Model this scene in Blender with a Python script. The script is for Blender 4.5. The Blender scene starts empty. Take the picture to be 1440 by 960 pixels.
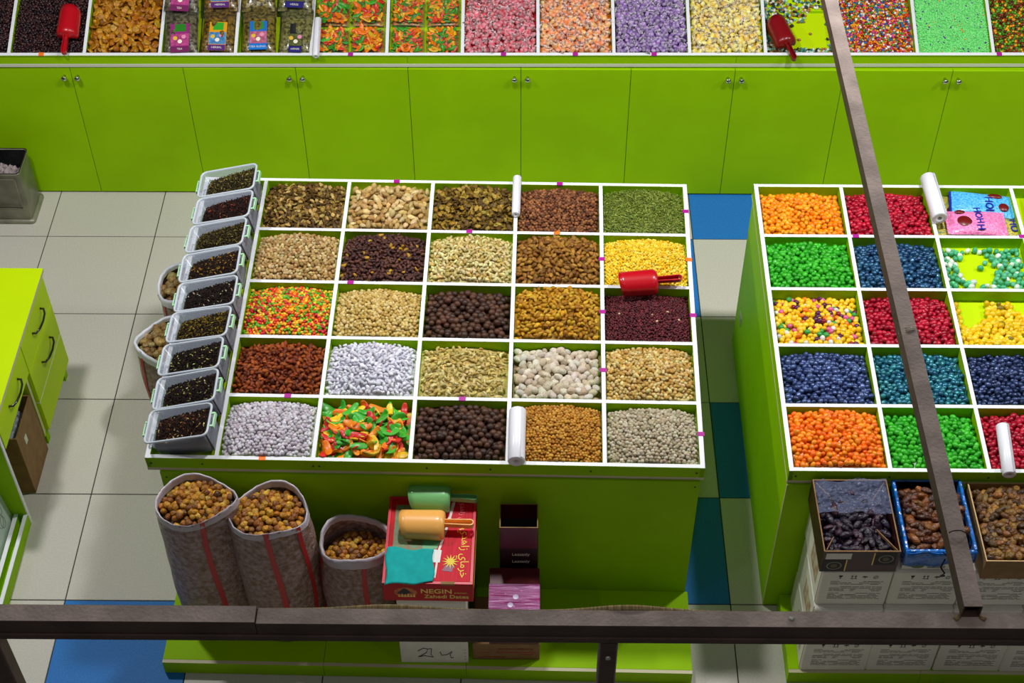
import bpy, bmesh, math, random
import numpy as np
from mathutils import Matrix, Vector, Euler
rng = np.random.default_rng(7)
random.seed(7)
S = bpy.context.scene
C = S.collection
PI = math.pi
rad = math.radians

# ------------------------------------------------------------------ camera
cam_d = bpy.data.cameras.new('camera')
cam_d.sensor_width = 36.0
cam_d.lens = 2165.49 * 36.0 / 1440.0
cam_d.clip_end = 60
cam = bpy.data.objects.new('camera', cam_d); C.objects.link(cam)
_p, _y, _r = .8181, -.0130, -.0045
_f = Vector((math.sin(_y)*math.cos(_p), math.cos(_y)*math.cos(_p), -math.sin(_p)))
_rt = Vector((math.cos(_y), -math.sin(_y), 0)); _up = _rt.cross(_f)
_a = math.cos(_r)*_rt + math.sin(_r)*_up; _b = -math.sin(_r)*_rt + math.cos(_r)*_up
cam.matrix_world = Matrix(((_a.x, _b.x, -_f.x, 2.0732), (_a.y, _b.y, -_f.y, -3.8811), (_a.z, _b.z, -_f.z, 5.8654), (0, 0, 0, 1)))
S.camera = cam

# ------------------------------------------------------------------ world, lamps, exposure
w = bpy.data.worlds.new('hall'); S.world = w; w.use_nodes = True
w.node_tree.nodes['Background'].inputs[0].default_value = (.93, .97, 1, 1)
w.node_tree.nodes['Background'].inputs[1].default_value = .03
def lamp(x, y, z, power, size=.26):
    d = bpy.data.lights.new('hall_or_fill_lamp', 'AREA'); d.shape = 'DISK'; d.size = size; d.energy = power; d.color = (1, .995, 1)
    o = bpy.data.objects.new('hall_or_fill_lamp', d); C.objects.link(o); o.location = (x, y, z)
for x in (-.5, 1.8, 4.1, 6.4): lamp(x, 1.2, 3.9, 60)       # row of hall lamps above the stall
for x in (-2.4, 2.0, 6.4): lamp(x, -3.6, 6.6, 17)                  # added fill row, unseen, brightens the faces turned to the gallery side
S.view_settings.view_transform = 'Standard'; S.view_settings.look = 'None'
S.view_settings.gamma = 1; S.view_settings.use_curve_mapping = False
S.view_settings.exposure = 0.0

# ------------------------------------------------------------------ helpers
def lin(c):
    return tuple((v/255/12.92 if v/255 <= .04045 else ((v/255+.055)/1.055)**2.4) for v in c)
MATS = {}
def mat(name, rgb=None, rough=.5, metal=0., spec=.5, noise=0., nscale=30., rgb2=None, bump=0., bscale=200., coat=0., source=None, sss=0., stretch=(1, 1, 1)):
    """procedural material; source: None | 'attr' (per-piece colour) | 'obj' (object colour)"""
    if name in MATS: return MATS[name]
    m = bpy.data.materials.new(name); m.use_nodes = True; MATS[name] = m
    nt = m.node_tree; N = nt.nodes; L = nt.links; b = N['Principled BSDF']
    b.inputs['Roughness'].default_value = rough; b.inputs['Metallic'].default_value = metal
    b.inputs['Specular IOR Level'].default_value = spec; b.inputs['Coat Weight'].default_value = coat
    b.inputs['Coat Roughness'].default_value = .12
    tc = N.new('ShaderNodeTexCoord'); mp = N.new('ShaderNodeMapping'); mp.inputs['Scale'].default_value = stretch
    L.new(tc.outputs['Object'], mp.inputs['Vector'])
    if source == 'attr':
        s = N.new('ShaderNodeAttribute'); s.attribute_name = 'col'; col = s.outputs['Color']
    elif source == 'obj':
        s = N.new('ShaderNodeObjectInfo'); col = s.outputs['Color']
    else:
        s = N.new('ShaderNodeRGB'); s.outputs[0].default_value = (*lin(rgb), 1); col = s.outputs[0]
    if source == 'obj' and rgb2 == 'wrap':
        a = N.new('ShaderNodeAttribute'); a.attribute_name = 'wrap'
        mx = N.new('ShaderNodeMix'); mx.data_type = 'RGBA'; L.new(a.outputs['Fac'], mx.inputs[0]); L.new(col, mx.inputs[6])
        mx.inputs[7].default_value = (.85, .83, .84, 1); col = mx.outputs[2]
    elif noise > 0:
        n = N.new('ShaderNodeTexNoise'); n.inputs['Scale'].default_value = nscale; n.inputs['Detail'].default_value = 4
        L.new(mp.outputs[0], n.inputs['Vector'])
        r = N.new('ShaderNodeValToRGB'); r.color_ramp.elements[0].position = .35; r.color_ramp.elements[1].position = .68
        L.new(n.outputs['Fac'], r.inputs[0])
        mx = N.new('ShaderNodeMix'); mx.data_type = 'RGBA'
        if rgb2 is not None:
            L.new(r.outputs[0], mx.inputs[0]); L.new(col, mx.inputs[6]); mx.inputs[7].default_value = (*lin(rgb2), 1)
        else:
            mx.blend_type = 'MULTIPLY'; mx.inputs[0].default_value = noise; L.new(col, mx.inputs[6]); L.new(r.outputs[0], mx.inputs[7])
        col = mx.outputs[2]
    L.new(col, b.inputs['Base Color'])
    if sss: b.inputs['Subsurface Weight'].default_value = sss; b.inputs['Subsurface Radius'].default_value = (.01, .008, .005); b.inputs['Subsurface Scale'].default_value = .5
    if bump:
        n2 = N.new('ShaderNodeTexNoise'); n2.inputs['Scale'].default_value = bscale; L.new(mp.outputs[0], n2.inputs['Vector'])
        bp = N.new('ShaderNodeBump'); bp.inputs['Strength'].default_value = bump; bp.inputs['Distance'].default_value = .01
        L.new(n2.outputs['Fac'], bp.inputs['Height']); L.new(bp.outputs[0], b.inputs['Normal'])
    return m
def film(name, rgb, clear=.6, rough=.1, bump=0., bscale=60.):
    """thin see-through plastic: mix of a clear pass and a glossy dielectric"""
    if name in MATS: return MATS[name]
    m = bpy.data.materials.new(name); m.use_nodes = True; MATS[name] = m
    nt = m.node_tree; N = nt.nodes; L = nt.links; b = N['Principled BSDF']
    b.inputs['Base Color'].default_value = (*lin(rgb), 1); b.inputs['Roughness'].default_value = rough
    t = N.new('ShaderNodeBsdfTransparent'); mx = N.new('ShaderNodeMixShader'); mx.inputs[0].default_value = 1-clear
    L.new(t.outputs[0], mx.inputs[1]); L.new(b.outputs[0], mx.inputs[2]); L.new(mx.outputs[0], N['Material Output'].inputs[0])
    if bump:
        n2 = N.new('ShaderNodeTexNoise'); n2.inputs['Scale'].default_value = bscale
        tc = N.new('ShaderNodeTexCoord'); L.new(tc.outputs['Object'], n2.inputs['Vector'])
        bp = N.new('ShaderNodeBump'); bp.inputs['Strength'].default_value = bump; bp.inputs['Distance'].default_value = .02
        L.new(n2.outputs['Fac'], bp.inputs['Height']); L.new(bp.outputs[0], b.inputs['Normal'])
    return m
GREEN = mat('green_laminate', (154, 204, 0), .55, spec=.10, noise=.10, nscale=3)
LIME = mat('lime_laminate', (192, 224, 0), .5, spec=.12, noise=.06, nscale=3)
WHITE = mat('white_edge', (236, 237, 240), .45)
BEIGE = mat('pale_edge', (205, 196, 160), .55)
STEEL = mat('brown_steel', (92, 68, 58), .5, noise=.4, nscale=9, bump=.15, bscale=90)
PALE_STEEL = mat('pale_steel', (206, 184, 172), .75, noise=.4, nscale=11, bump=.2, bscale=120)  # paler brown for the up-facing faces of the frame
CHROME = mat('chrome', (210, 210, 215), .12, 1.)
ALU = mat('aluminium', (190, 190, 180), .35, .6)
DARK = mat('dark_gap', (26, 26, 24), .8)
MAGENTA = mat('magenta_tape', (172, 8, 142), .5)
ORANGE_T = mat('orange_tape', (250, 120, 20), .5)
KRAFT = mat('kraft_card', (150, 112, 66), .75, noise=.25, nscale=20)
CARTON = mat('white_carton', (232, 228, 212), .6, noise=.08, nscale=15)
INK = mat('grey_print', (112, 112, 98), .7)
BLACK = mat('black_print', (22, 20, 20), .6)
REDBOX = mat('red_carton', (196, 8, 18), .5, spec=.2, noise=.15, nscale=15)
MAROON = mat('maroon_carton', (92, 12, 18), .35, noise=.3, nscale=12)
GOLD = mat('gold_print', (246, 206, 96), .45)
YELLOWP = mat('yellow_print', (235, 205, 40), .5)
ROLLM = mat('white_roll', (244, 244, 250), .3, noise=.08, nscale=60, stretch=(1, 8, 8))
REDPL = mat('red_plastic', (190, 8, 26), .32, coat=.3)

def lnk(o, parent=None):
    C.objects.link(o)
    if parent is not None: o.parent = parent
    return o
def tag(o, label=None, cat=None, group=None, kind=None):
    if label: o['label'] = label
    if cat: o['category'] = cat
    if group: o['group'] = group
    if kind: o['kind'] = kind
    return o
def empty(name, M=None, label=None, cat=None, group=None, kind=None):
    o = bpy.data.objects.new(name, None); o.empty_display_size = .05; C.objects.link(o)
    if M is not None: o.matrix_world = M
    return tag(o, label, cat, group, kind)
def T(x, y, z): return Matrix.Translation((x, y, z))
def RZ(a): return Matrix.Rotation(a, 4, 'Z')
def RX(a): return Matrix.Rotation(a, 4, 'X')
def RY(a): return Matrix.Rotation(a, 4, 'Y')
def SC(x, y, z): return Matrix.Diagonal((x, y, z, 1))

class MB:
    """collects faces of ONE part"""
    def __init__(s): s.v = []; s.f = []; s.m = []; s.sm = []
    def add(s, v, f, mi=0, smooth=False):
        b = len(s.v); s.v += [tuple(x) for x in v]
        for q in f: s.f.append(tuple(i+b for i in q)); s.m.append(mi); s.sm.append(smooth)
    def box(s, x0, x1, y0, y1, z0, z1, mi=0, top=None, ch=0., M=None):
        """chamfered box; top: material index of the upper face"""
        c = ch
        if c <= 0:
            v = [(x0, y0, z0), (x1, y0, z0), (x1, y1, z0), (x0, y1, z0), (x0, y0, z1), (x1, y0, z1), (x1, y1, z1), (x0, y1, z1)]
            f = [(0, 3, 2, 1), (0, 1, 5, 4), (1, 2, 6, 5), (2, 3, 7, 6), (3, 0, 4, 7)]; tf = [(4, 5, 6, 7)]
        else:
            v = []
            for z, d in ((z0, c), (z0+c, 0), (z1-c, 0), (z1, c)):
                xa, xb, ya, yb = x0+d, x1-d, y0+d, y1-d; k = c-d
                v += [(xa+k, ya, z), (xb-k, ya, z), (xb, ya+k, z), (xb, yb-k, z), (xb-k, yb, z), (xa+k, yb, z), (xa, yb-k, z), (xa, ya+k, z)]
            f = [tuple(range(7, -1, -1))]
            for r in range(3):
                for i in range(8): j = (i+1) % 8; f.append((r*8+i, r*8+j, r*8+8+j, r*8+8+i))
            tf = [tuple(range(24, 32))]
        if M is not None: v = [M @ Vector(q) for q in v]
        s.add(v, f, mi)
        s.f += [tuple(i+len(s.v)-len(v) for i in q) for q in tf]; s.m += [mi if top is None else top]*len(tf); s.sm += [False]*len(tf)
        return s
    def prism(s, poly, y0, y1, axis='y', mi=0):
        n = len(poly)
        def P(a, b, t): return (a, t, b) if axis == 'y' else ((t, a, b) if axis == 'x' else (a, b, t))
        v = [P(a, b, y0) for a, b in poly]+[P(a, b, y1) for a, b in poly]
        f = [tuple(range(n)), tuple(range(2*n-1, n-1, -1))]+[(i, i+n, (i+1) % n+n, (i+1) % n) for i in range(n)]
        s.add(v, f, mi); return s
    def grid(s, fn, nu, nv, cu=False, mi=0, smooth=True):
        v = [fn(i/(nu if cu else nu-1), j/(nv-1)) for j in range(nv) for i in range(nu)]
        f = []
        for j in range(nv-1):
            for i in range(nu if cu else nu-1):
                k = (i+1) % nu; f.append((j*nu+i, j*nu+k, (j+1)*nu+k, (j+1)*nu+i))
        s.add(v, f, mi, smooth); return s
    def lathe(s, prof, n=20, mi=0, smooth=True, M=None):
        v = []
        for r, z in prof:
            for i in range(n): a = 2*PI*i/n; v.append((r*math.cos(a), r*math.sin(a), z))
        f = [(j*n+i, j*n+(i+1) % n, (j+1)*n+(i+1) % n, (j+1)*n+i) for j in range(len(prof)-1) for i in range(n)]
        if M is not None: v = [M @ Vector(q) for q in v]
        s.add(v, f, mi, smooth); return s
    def tube(s, pts, r, n=8, mi=0, closed=False, flat=1.):
        P = [Vector(q) for q in pts]; m = len(P); v = []
        for i, q in enumerate(P):
            d = (P[(i+1) % m]-P[i-1]) if (closed or 0 < i < m-1) else (P[1]-P[0] if i == 0 else P[-1]-P[-2])
            d.normalize(); a = d.cross(Vector((0, 0, 1)))
            if a.length < 1e-3: a = d.cross(Vector((1, 0, 0)))
            a.normalize(); b = a.cross(d)
            for k in range(n): t = 2*PI*k/n; v.append(q+r*(math.cos(t)*a+flat*math.sin(t)*b))
        f = []
        for i in range(m if closed else m-1):
            for k in range(n): f.append((i*n+k, i*n+(k+1) % n, ((i+1) % m)*n+(k+1) % n, ((i+1) % m)*n+k))
        if not closed: f += [tuple(range(n-1, -1, -1)), tuple(range((m-1)*n, m*n))]
        s.add(v, f, mi, True); return s
    def mesh(s, name, mats):
        me = bpy.data.meshes.new(name); me.from_pydata(s.v, [], s.f)
        for m in (mats if isinstance(mats, (list, tuple)) else [mats]): me.materials.append(m)
        me.polygons.foreach_set('material_index', s.m); me.polygons.foreach_set('use_smooth', s.sm)
        bm = bmesh.new(); bm.from_mesh(me); bmesh.ops.recalc_face_normals(bm, faces=bm.faces); bm.to_mesh(me); bm.free()
        me.update(); return me
    def obj(s, name, mats, parent=None, M=None):
        o = bpy.data.objects.new(name, s.mesh(name, mats)); lnk(o, parent)
        if M is not None:
            if parent is None: o.matrix_world = M
            else: o.matrix_local = M
        return o
def part(name, mats, parent, *box, **k):
    M = k.pop('M', None); return MB().box(*box, **k).obj(name, mats, parent, M)
def solid(o, t, off=-1):
    m = o.modifiers.new('thickness', 'SOLIDIFY'); m.thickness = t; m.offset = off; return o
def text(name, s, size, m, parent, M, ext=.0006, shear=0, bold=0.):
    c = bpy.data.curves.new(name, 'FONT'); c.body = s; c.size = size; c.extrude = ext; c.align_x = 'CENTER'; c.align_y = 'CENTER'; c.shear = shear; c.offset = bold
    c.resolution_u = 3
    t = bpy.data.objects.new(name, c); C.objects.link(t)
    dg = bpy.context.evaluated_depsgraph_get(); me = bpy.data.meshes.new_from_object(t.evaluated_get(dg))
    bpy.data.objects.remove(t); bpy.data.curves.remove(c)
    me.name = name; me.materials.clear(); me.materials.append(m)
    o = bpy.data.objects.new(name, me); lnk(o, parent); o.matrix_local = M; return o
STAND = RX(PI/2)                                   # text on a face that looks towards -Y

FLOORW = -.066                                     # bin bottom below the rim
# ------------------------------------------------------------------ loose goods: templates
def sph(seg, rings):
    V = [(0, 0, 1)]
    for j in range(1, rings):
        t = PI*j/rings
        for i in range(seg): a = 2*PI*(i+.5*(j % 2))/seg; V.append((math.sin(t)*math.cos(a), math.sin(t)*math.sin(a), math.cos(t)))
    V.append((0, 0, -1)); F = []
    for i in range(seg): F.append((0, 1+i, 1+(i+1) % seg))
    for j in range(rings-2):
        a = 1+j*seg; b = a+seg
        for i in range(seg): k = (i+1) % seg; F += [(a+i, b+i, b+k), (a+i, b+k, a+k)]
    a = 1+(rings-2)*seg; e = len(V)-1
    for i in range(seg): F.append((a+i, e, a+(i+1) % seg))
    V = np.array(V)[:, [2, 0, 1]]                  # poles on the long (x) axis
    return V, np.array(F)
def template(shape, hi=False, k=0):
    r = np.random.default_rng(100+k)
    if shape == 'cube' or shape == 'wrap':
        V, F = sph(8, 6) if shape == 'wrap' else sph(6, 4)
        V = np.sign(V)*np.abs(V)**.5; V *= (.5, .42, .3) if shape == 'wrap' else (.5, .45, .42)
        if shape == 'wrap':
            W = np.zeros(len(V)); W[:] = .04; W[V[:, 0] > .3] = .32; W[V[:, 0] < -.3] = .32
            fv, ff = [], []
            for sg in (-1, 1):                       # pleated wrapper ends
                b = len(fv); fv += [(sg*.42, -.1, 0), (sg*.42, .1, 0)]
                for q in range(6): fv.append((sg*(.86+.05*(q % 2)), -.45+.18*q, .12*(-1)**q+.06*r.normal()))
                ff += [(b, b+2+q, b+3+q) for q in range(3)]+[(b+1, b+2+q, b+3+q) for q in range(3, 5)]+[(b, b+1, b+5)]
            F = np.vstack([F, np.array(ff)+len(V)]); V = np.vstack([V, np.array(fv)]); W = np.r_[W, np.ones(len(fv))*.72]
            return V, F, W
        V += r.normal(0, .03, V.shape)
        return V, F
    V, F = sph(*((12, 9) if hi else (8, 6)))
    if shape == 'tiny': V, F = sph(5, 4); V = V*.5; return V, F
    x = V[:, 0].copy()
    if shape == 'ball': V *= .5; V += r.normal(0, .012, V.shape)
    elif shape == 'oval': V *= (.58, .45, .42)
    elif shape == 'dragee': V *= (.55, .46, .43)
    elif shape == 'almond':
        V[:, 1:] *= (1-.32*x-.15*x*x)[:, None]; V *= (.62, .40, .24)
    elif shape == 'bean':
        V *= (.60, .36, .34); V[:, 1] += .22*(V[:, 0]/.6)**2
    elif shape == 'cashew':
        a = x*1.35; th = np.stack([V[:, 1]*.26*(1-.25*x), V[:, 2]*.24], 1); R = .42+th[:, 0]
        V = np.stack([R*np.sin(a), .25-R*np.cos(a), th[:, 1]], 1)
    elif shape == 'flake':
        V *= (.62, .42, .16); V[:, 2] += .35*V[:, 0]**2*(1 if k % 2 else -.6)+.3*V[:, 1]**2; V += r.normal(0, .06, V.shape)
    elif shape == 'seed': V[:, 1:] *= (1-.3*x)[:, None]; V *= (.6, .3, .12)
    elif shape == 'stone':
        V *= (.60, .44, .40); V[:, 1:] *= (1-.1*x)[:, None]; V += r.normal(0, .015, V.shape)
    elif shape == 'choc': V *= .5; V += r.normal(0, .014, V.shape)
    elif shape == 'slice':
        V = np.sign(V)*np.abs(V)**.8; V *= (.62, .28, .11); V[:, 2] += (.5+.2*k)*V[:, 0]**2; V[:, 1] += (.35-.3*k)*V[:, 0]**2; V += r.normal(0, .008, V.shape)
    elif shape == 'date':
        V[:, 1:] *= (1-.12*x)[:, None]; V *= (.60, .30, .28); a = np.arctan2(V[:, 2], V[:, 1]); V[:, 1:] *= (1+.10*np.sin(5*a+3*x+k))[:, None]; V += r.normal(0, .012, V.shape)
    elif shape == 'fig':
        V *= (.5, .47, .40); V *= (1+.07*np.sin(4*np.arctan2(V[:, 1], V[:, 0])+k))[:, None]; V += r.normal(0, .014, V.shape)
    elif shape == 'apricot':
        V *= (.5, .46, .2); V[:, 2] -= .5*(V[:, 0]**2+V[:, 1]**2)*(-1 if k % 2 else 1); V += r.normal(0, .012, V.shape)
    elif shape == 'leafbit': V *= (.6, .25, .15); V += r.normal(0, .07, V.shape)
    return V, F
def np_mesh(name, V, F, m, col=None, wrap=None, smooth=True):
    me = bpy.data.meshes.new(name); V = np.ascontiguousarray(V, np.float32); F = np.ascontiguousarray(F, np.int32)
    me.vertices.add(len(V)); me.vertices.foreach_set('co', V.ravel())
    me.loops.add(F.size); me.loops.foreach_set('vertex_index', F.ravel())
    me.polygons.add(len(F)); me.polygons.foreach_set('loop_start', np.arange(0, F.size, 3, dtype=np.int32))
    me.polygons.foreach_set('use_smooth', np.full(len(F), smooth, dtype=bool))
    if col is not None:
        a = me.attributes.new('col', 'FLOAT_COLOR', 'POINT'); a.data.foreach_set('color', np.c_[col, np.ones(len(col))].astype(np.float32).ravel())
    if wrap is not None:
        a = me.attributes.new('wrap', 'FLOAT', 'POINT'); a.data.foreach_set('value', np.asarray(wrap, np.float32))
    me.materials.append(m); me.update(calc_edges=True); return me
def rots(n, tilt):
    a = rng.uniform(0, 2*PI, n); b = rng.normal(0, tilt, n); c = rng.normal(0, tilt, n)
    ca, sa, cb, sb, cc, sc = np.cos(a), np.sin(a), np.cos(b), np.sin(b), np.cos(c), np.sin(c); z = np.zeros(n); o = np.ones(n)
    A = np.stack([np.stack([ca, -sa, z], -1), np.stack([sa, ca, z], -1), np.stack([z, z, o], -1)], 1)
    B = np.stack([np.stack([cb, z, sb], -1), np.stack([z, o, z], -1), np.stack([-sb, z, cb], -1)], 1)
    D = np.stack([np.stack([o, z, z], -1), np.stack([z, cc, -sc], -1), np.stack([z, sc, cc], -1)], 1)
    return A @ B @ D
def pick(cols, n, vary=.12, idx=False):
    """cols: [(srgb, weight)] -> linear colours with a little spread between pieces"""
    cs = np.array([lin(c) for c, _ in cols]); ws = np.array([q for _, q in cols], float); ws /= ws.sum()
    ki = rng.choice(len(cs), n, p=ws); k = cs[ki]
    out = np.clip(k*.93*np.exp(rng.normal(0, vary, (n, 1)))*np.exp(rng.normal(0, vary*.35, (n, 3))), 0, .95)
    return (out, ki) if idx else out
_PROTO = {}
def proto(shape, m, k):
    key = (shape, m.name, k)
    if key not in _PROTO:
        t = template(shape, True, k); _PROTO[key] = np_mesh(shape, t[0], t[1], m, wrap=t[2] if len(t) > 2 else None)
    return _PROTO[key]
def hexgrid(x0, x1, y0, y1, d, jit=.28):
    P = []; j = 0; y = y0
    while y <= y1:
        x = x0+(d/2 if j % 2 else 0)
        while x <= x1: P.append((x, y)); x += d
        y += d*.87; j += 1
    P = np.array(P); P += rng.uniform(-jit, jit, P.shape)*d
    P[:, 0] = np.clip(P[:, 0], x0, x1); P[:, 1] = np.clip(P[:, 1], y0, y1); return P
def heap(name, label, cat, M, ext, hfun, shape, size, cols, m, pack=.86, tilt=.45, vary=.14, sq=.5, ind=0, iname=None, ilabel=None, icat=None, igroup=None,
         jit=.27, skirt=None, floor_z=FLOORW+.0015, mi=None, mask=None, base=True, layers=1, imask=None, var=3, svar=.10, basecol=None, lift=.12, basemask=None, adj=None):
    """a heap over the rectangle ext=(x0,x1,y0,y1) of frame M: hfun(x,y) is its surface. The IND nearest pieces become objects, the rest one stuff mesh."""
    x0, x1, y0, y1 = ext; sa = np.array(size if isinstance(size, (tuple, list)) else (size,)*3); s = float(sa[0])
    P = np.vstack([hexgrid(x0+s*sq, x1-s*sq, y0+s*sq, y1-s*sq, s*pack, jit) for _ in range(layers)])
    if mask is not None: P = P[mask(P[:, 0], P[:, 1])]
    n = len(P); Z = hfun(P[:, 0], P[:, 1])+rng.uniform(-.26, .26, n)*s+lift*s
    R = rots(n, tilt); K = rng.normal(1, svar, n).clip(.7, 1.3)
    # lean pieces on the slope of the heap
    col, kidx = pick(cols, n, vary, True); order = np.argsort(P[:, 1])
    isind = np.zeros(n, bool)
    if ind:
        cand = order if imask is None else [i for i in order if imask(P[i, 0], P[i, 1])]
        isind[np.array(cand[:ind], int)] = True
    VV, FF, CC = [], [], []; off = 0
    if base:
        nu, nv = 22, 20
        gx, gy = np.meshgrid(np.linspace(x0, x1, nu), np.linspace(y0, y1, nv)); gx = gx.ravel(); gy = gy.ravel()
        gz = np.maximum(hfun(gx, gy)-.38*s, floor_z); v = np.stack([gx, gy, gz], 1)
        ids = np.arange(nu*nv).reshape(nv, nu); a = ids[:-1, :-1].ravel(); b = ids[:-1, 1:].ravel(); c = ids[1:, 1:].ravel(); d = ids[1:, :-1].ravel()
        F = np.vstack([np.stack([a, b, c], 1), np.stack([a, c, d], 1)])
        if basemask is not None:
            cx, cy = v[F].mean(1)[:, 0], v[F].mean(1)[:, 1]; F = F[basemask(cx, cy)]
        if skirt is not None:
            edge = np.concatenate([ids[0], ids[1:, -1], ids[-1, -2::-1], ids[-2:0:-1, 0]]); n0 = len(v); ne = len(edge)
            low = v[edge].copy(); low[:, :2] *= .9; low[:, 2] = skirt; v = np.vstack([v, low]); q0 = np.arange(ne); q1 = (q0+1) % ne
            F = np.vstack([F, np.stack([edge[q0], n0+q0, n0+q1], 1), np.stack([edge[q0], n0+q1, edge[q1]], 1)])
        bc = pick(cols, len(v), vary) if basecol is None else np.tile(lin(basecol), (len(v), 1))
        VV.append(v); FF.append(F); CC.append(bc); off = len(v)
    rest = np.where(~isind)[0]
    for k in range(var):
        q = rest[k::var]
        if len(q) == 0: continue
        t = template(shape, False, k); V = t[0]*sa
        v = np.einsum('nij,vj->nvi', R[q]*K[q][:, None, None], V)+np.stack([P[q, 0], P[q, 1], Z[q]], 1)[:, None, :]
        VV.append(v.reshape(-1, 3)); FF.append((t[1][None]+(np.arange(len(q))*len(V))[:, None, None]+off).reshape(-1, 3))
        c = np.repeat(col[q], len(V), 0)
        if len(t) > 2: wv = np.tile(t[2], len(q))[:, None]; c = c*(1-wv)+np.array([.85, .83, .84])*wv
        CC.append(c); off += len(q)*len(V)
    o = None
    if VV:
        me = np_mesh(name, np.vstack(VV), np.vstack(FF), m, np.vstack(CC))
        o = bpy.data.objects.new(name, me); C.objects.link(o); o.matrix_world = M; tag(o, label, cat, kind='stuff')
    for i in np.where(isind)[0]:
        g = bpy.data.objects.new(iname, proto(shape, mi, int(i) % var)); C.objects.link(g)
        A = Matrix(R[i].tolist()).to_4x4()
        g.matrix_world = M @ T(P[i, 0], P[i, 1], Z[i]) @ A @ SC(*(sa*K[i]))
        g.color = (*col[i], 1); tag(g, ilabel if adj is None else ilabel % adj[kidx[i]], icat, igroup)
    return o

# materials of the loose goods: 'a' per-piece colour in a stuff mesh, 'o' colour of the single object
def pairmat(n, **k):
    k1 = dict(k)
    for q in ('nscale', 'bscale'):
        if q in k1: k1[q] = k1[q]*.035
    return mat(n+'_many', source='attr', **k), mat(n+'_one', source='obj', **k1)
NUT = pairmat('nut', rough=.55, noise=.35, nscale=160, spec=.35)
GLOSS = pairmat('glossy_sugar_shell', rough=.30, spec=.45)
PEARL = pairmat('pearl_sugar_shell', rough=.27, metal=.4, spec=.6)
SUGAR = pairmat('sugared', rough=.8, noise=.12, nscale=300, spec=.2)
CHOC = pairmat('chocolate', rough=.5, noise=.3, nscale=120, spec=.4)
JELLY = pairmat('fruit_jelly', rough=.35, sss=.25)
DRIED = pairmat('dried_fruit', rough=.36, noise=.45, nscale=90, spec=.5, bump=.5, bscale=150)
WRAPM = pairmat('candy_wrapper', rough=.25, rgb2='wrap')
HERB = pairmat('dried_herb', rough=.8, spec=.2)

# ================================================================== THE SETTING
floor = MB().box(-2.4, 6.6, -3.0, 4.2, -.05, -.004).obj('floor', mat('grout', (52, 54, 48), .9))
tag(floor, 'floor of large pale square tiles with a few blue ones, dark joints', kind='structure')
PALE_T = mat('pale_tile', (204, 199, 187), .45, spec=.3, noise=.12, nscale=130)
BLUE_T = mat('blue_tile', (42, 122, 200), .5, spec=.2, noise=.2, nscale=130)
def tile_mesh(m): return MB().box(.0025, .5975, .0025, .5975, -.02, 0, ch=.0015).mesh('tile', m)
tp, tb = tile_mesh(PALE_T), tile_mesh(BLUE_T)
blue = {(5, 4), (4, 3), (5, 1), (4, 0), (0, -1), (-3, 2), (8, -2), (-2, -3)}
for i in range(-4, 11):
    for j in range(-5, 7):
        t = bpy.data.objects.new('tile', tb if (i, j) in blue else tp); lnk(t, floor); t.location = (i*.6, j*.6, 0)

# ------------------------------------------------------------------ display counters
def frame(x, y, z, yaw, sl): return T(x, y, z) @ RZ(yaw) @ RX(sl)
ML = frame(.8119, .0586, .96, -.0166, .0614); LA, LB = .3964, .3224
MR = frame(3.152, .0143, .96, -.0034, .0578); RA, RB = .3997, .3264
MB_ = frame(-.6704, 2.7685, .9679, .006, .3716); BA, BL = .4003, .39
TH = .0095
def tray(t, ML_, ulo, cols, uhi, vs, dividers_u, fasc=.066):
    """boards of a bin tray in the tilted frame: outer boards, dividers, bottom"""
    v0, v1 = vs[0], vs[-1]
    part('tray_floor', [BEIGE, LIME], t, ulo-TH-.001, uhi+TH+.001, v0-TH-.001, v1+TH+.001, FLOORW-.018, FLOORW, top=1, M=ML_)
    for v in (v0, v1): part('rim_board', [GREEN, WHITE], t, ulo-TH, uhi+TH, v-TH, v+TH, FLOORW, 0, top=1, ch=.001, M=ML_)
    for u in (ulo, uhi): part('rim_board', [GREEN, WHITE], t, u-TH, u+TH, v0-TH, v1+TH, FLOORW, -.0004, top=1, M=ML_)
    for v in vs[1:-1]: part('divider', [GREEN, WHITE], t, dividers_u[0], uhi, v-TH*.9, v+TH*.9, FLOORW, -.0006, top=1, M=ML_)
    for u in dividers_u: part('divider', [GREEN, WHITE], t, u-TH*.9, u+TH*.9, v0, v1, FLOORW, -.0008, top=1, M=ML_)
def tapes(t, ML_, lst, side=.0165):
    for u, v, m in lst:
        o = part('tape_tag', m, t, u-.014, u+.014, v-.0105, v+.0105, -.004, .0008, M=ML_); o['label'] = ('orange' if m is ORANGE_T else 'magenta')+' tape tag'
def body(t, x0, x1, y0, y1, zf, sl, zb=0.):
    z = lambda y: zf+math.tan(sl)*y
    part('front_panel', GREEN, t, x0, x1, y0, y0+.018, zb, z(y0)-.086)
    part('rear_panel', GREEN, t, x0, x1, y1-.018, y1, 0, z(y1)-.086)
    for x in (x0, x1-.018):
        MB().prism([(y0+.018, 0), (y1-.018, 0), (y1-.018, z(y1)-.086), (y0+.018, z(y0)-.086)], x, x+.018, 'x').obj('side_panel', GREEN, t)
def plinth(t, x0, x1, y0, y1, h, cuts):
    xs = [x0]+cuts+[x1]
    for a, b in zip(xs[:-1], xs[1:]):
        part('plinth_board', GREEN, t, a+.0008, b-.0008, y0+.017, y1, 0, h, ch=.001)
        q = part('plinth_fascia', [GREEN, BEIGE], t, a+.0008, b-.0008, y0, y0+.016, .002, h, top=1)
def screw(t, x, y, z):
    MB().lathe([(0, .0012), (.0038, .001), (.0045, 0)], 8).obj('screw', DARK, t, T(x, y, z) @ RX(PI/2))

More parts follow.
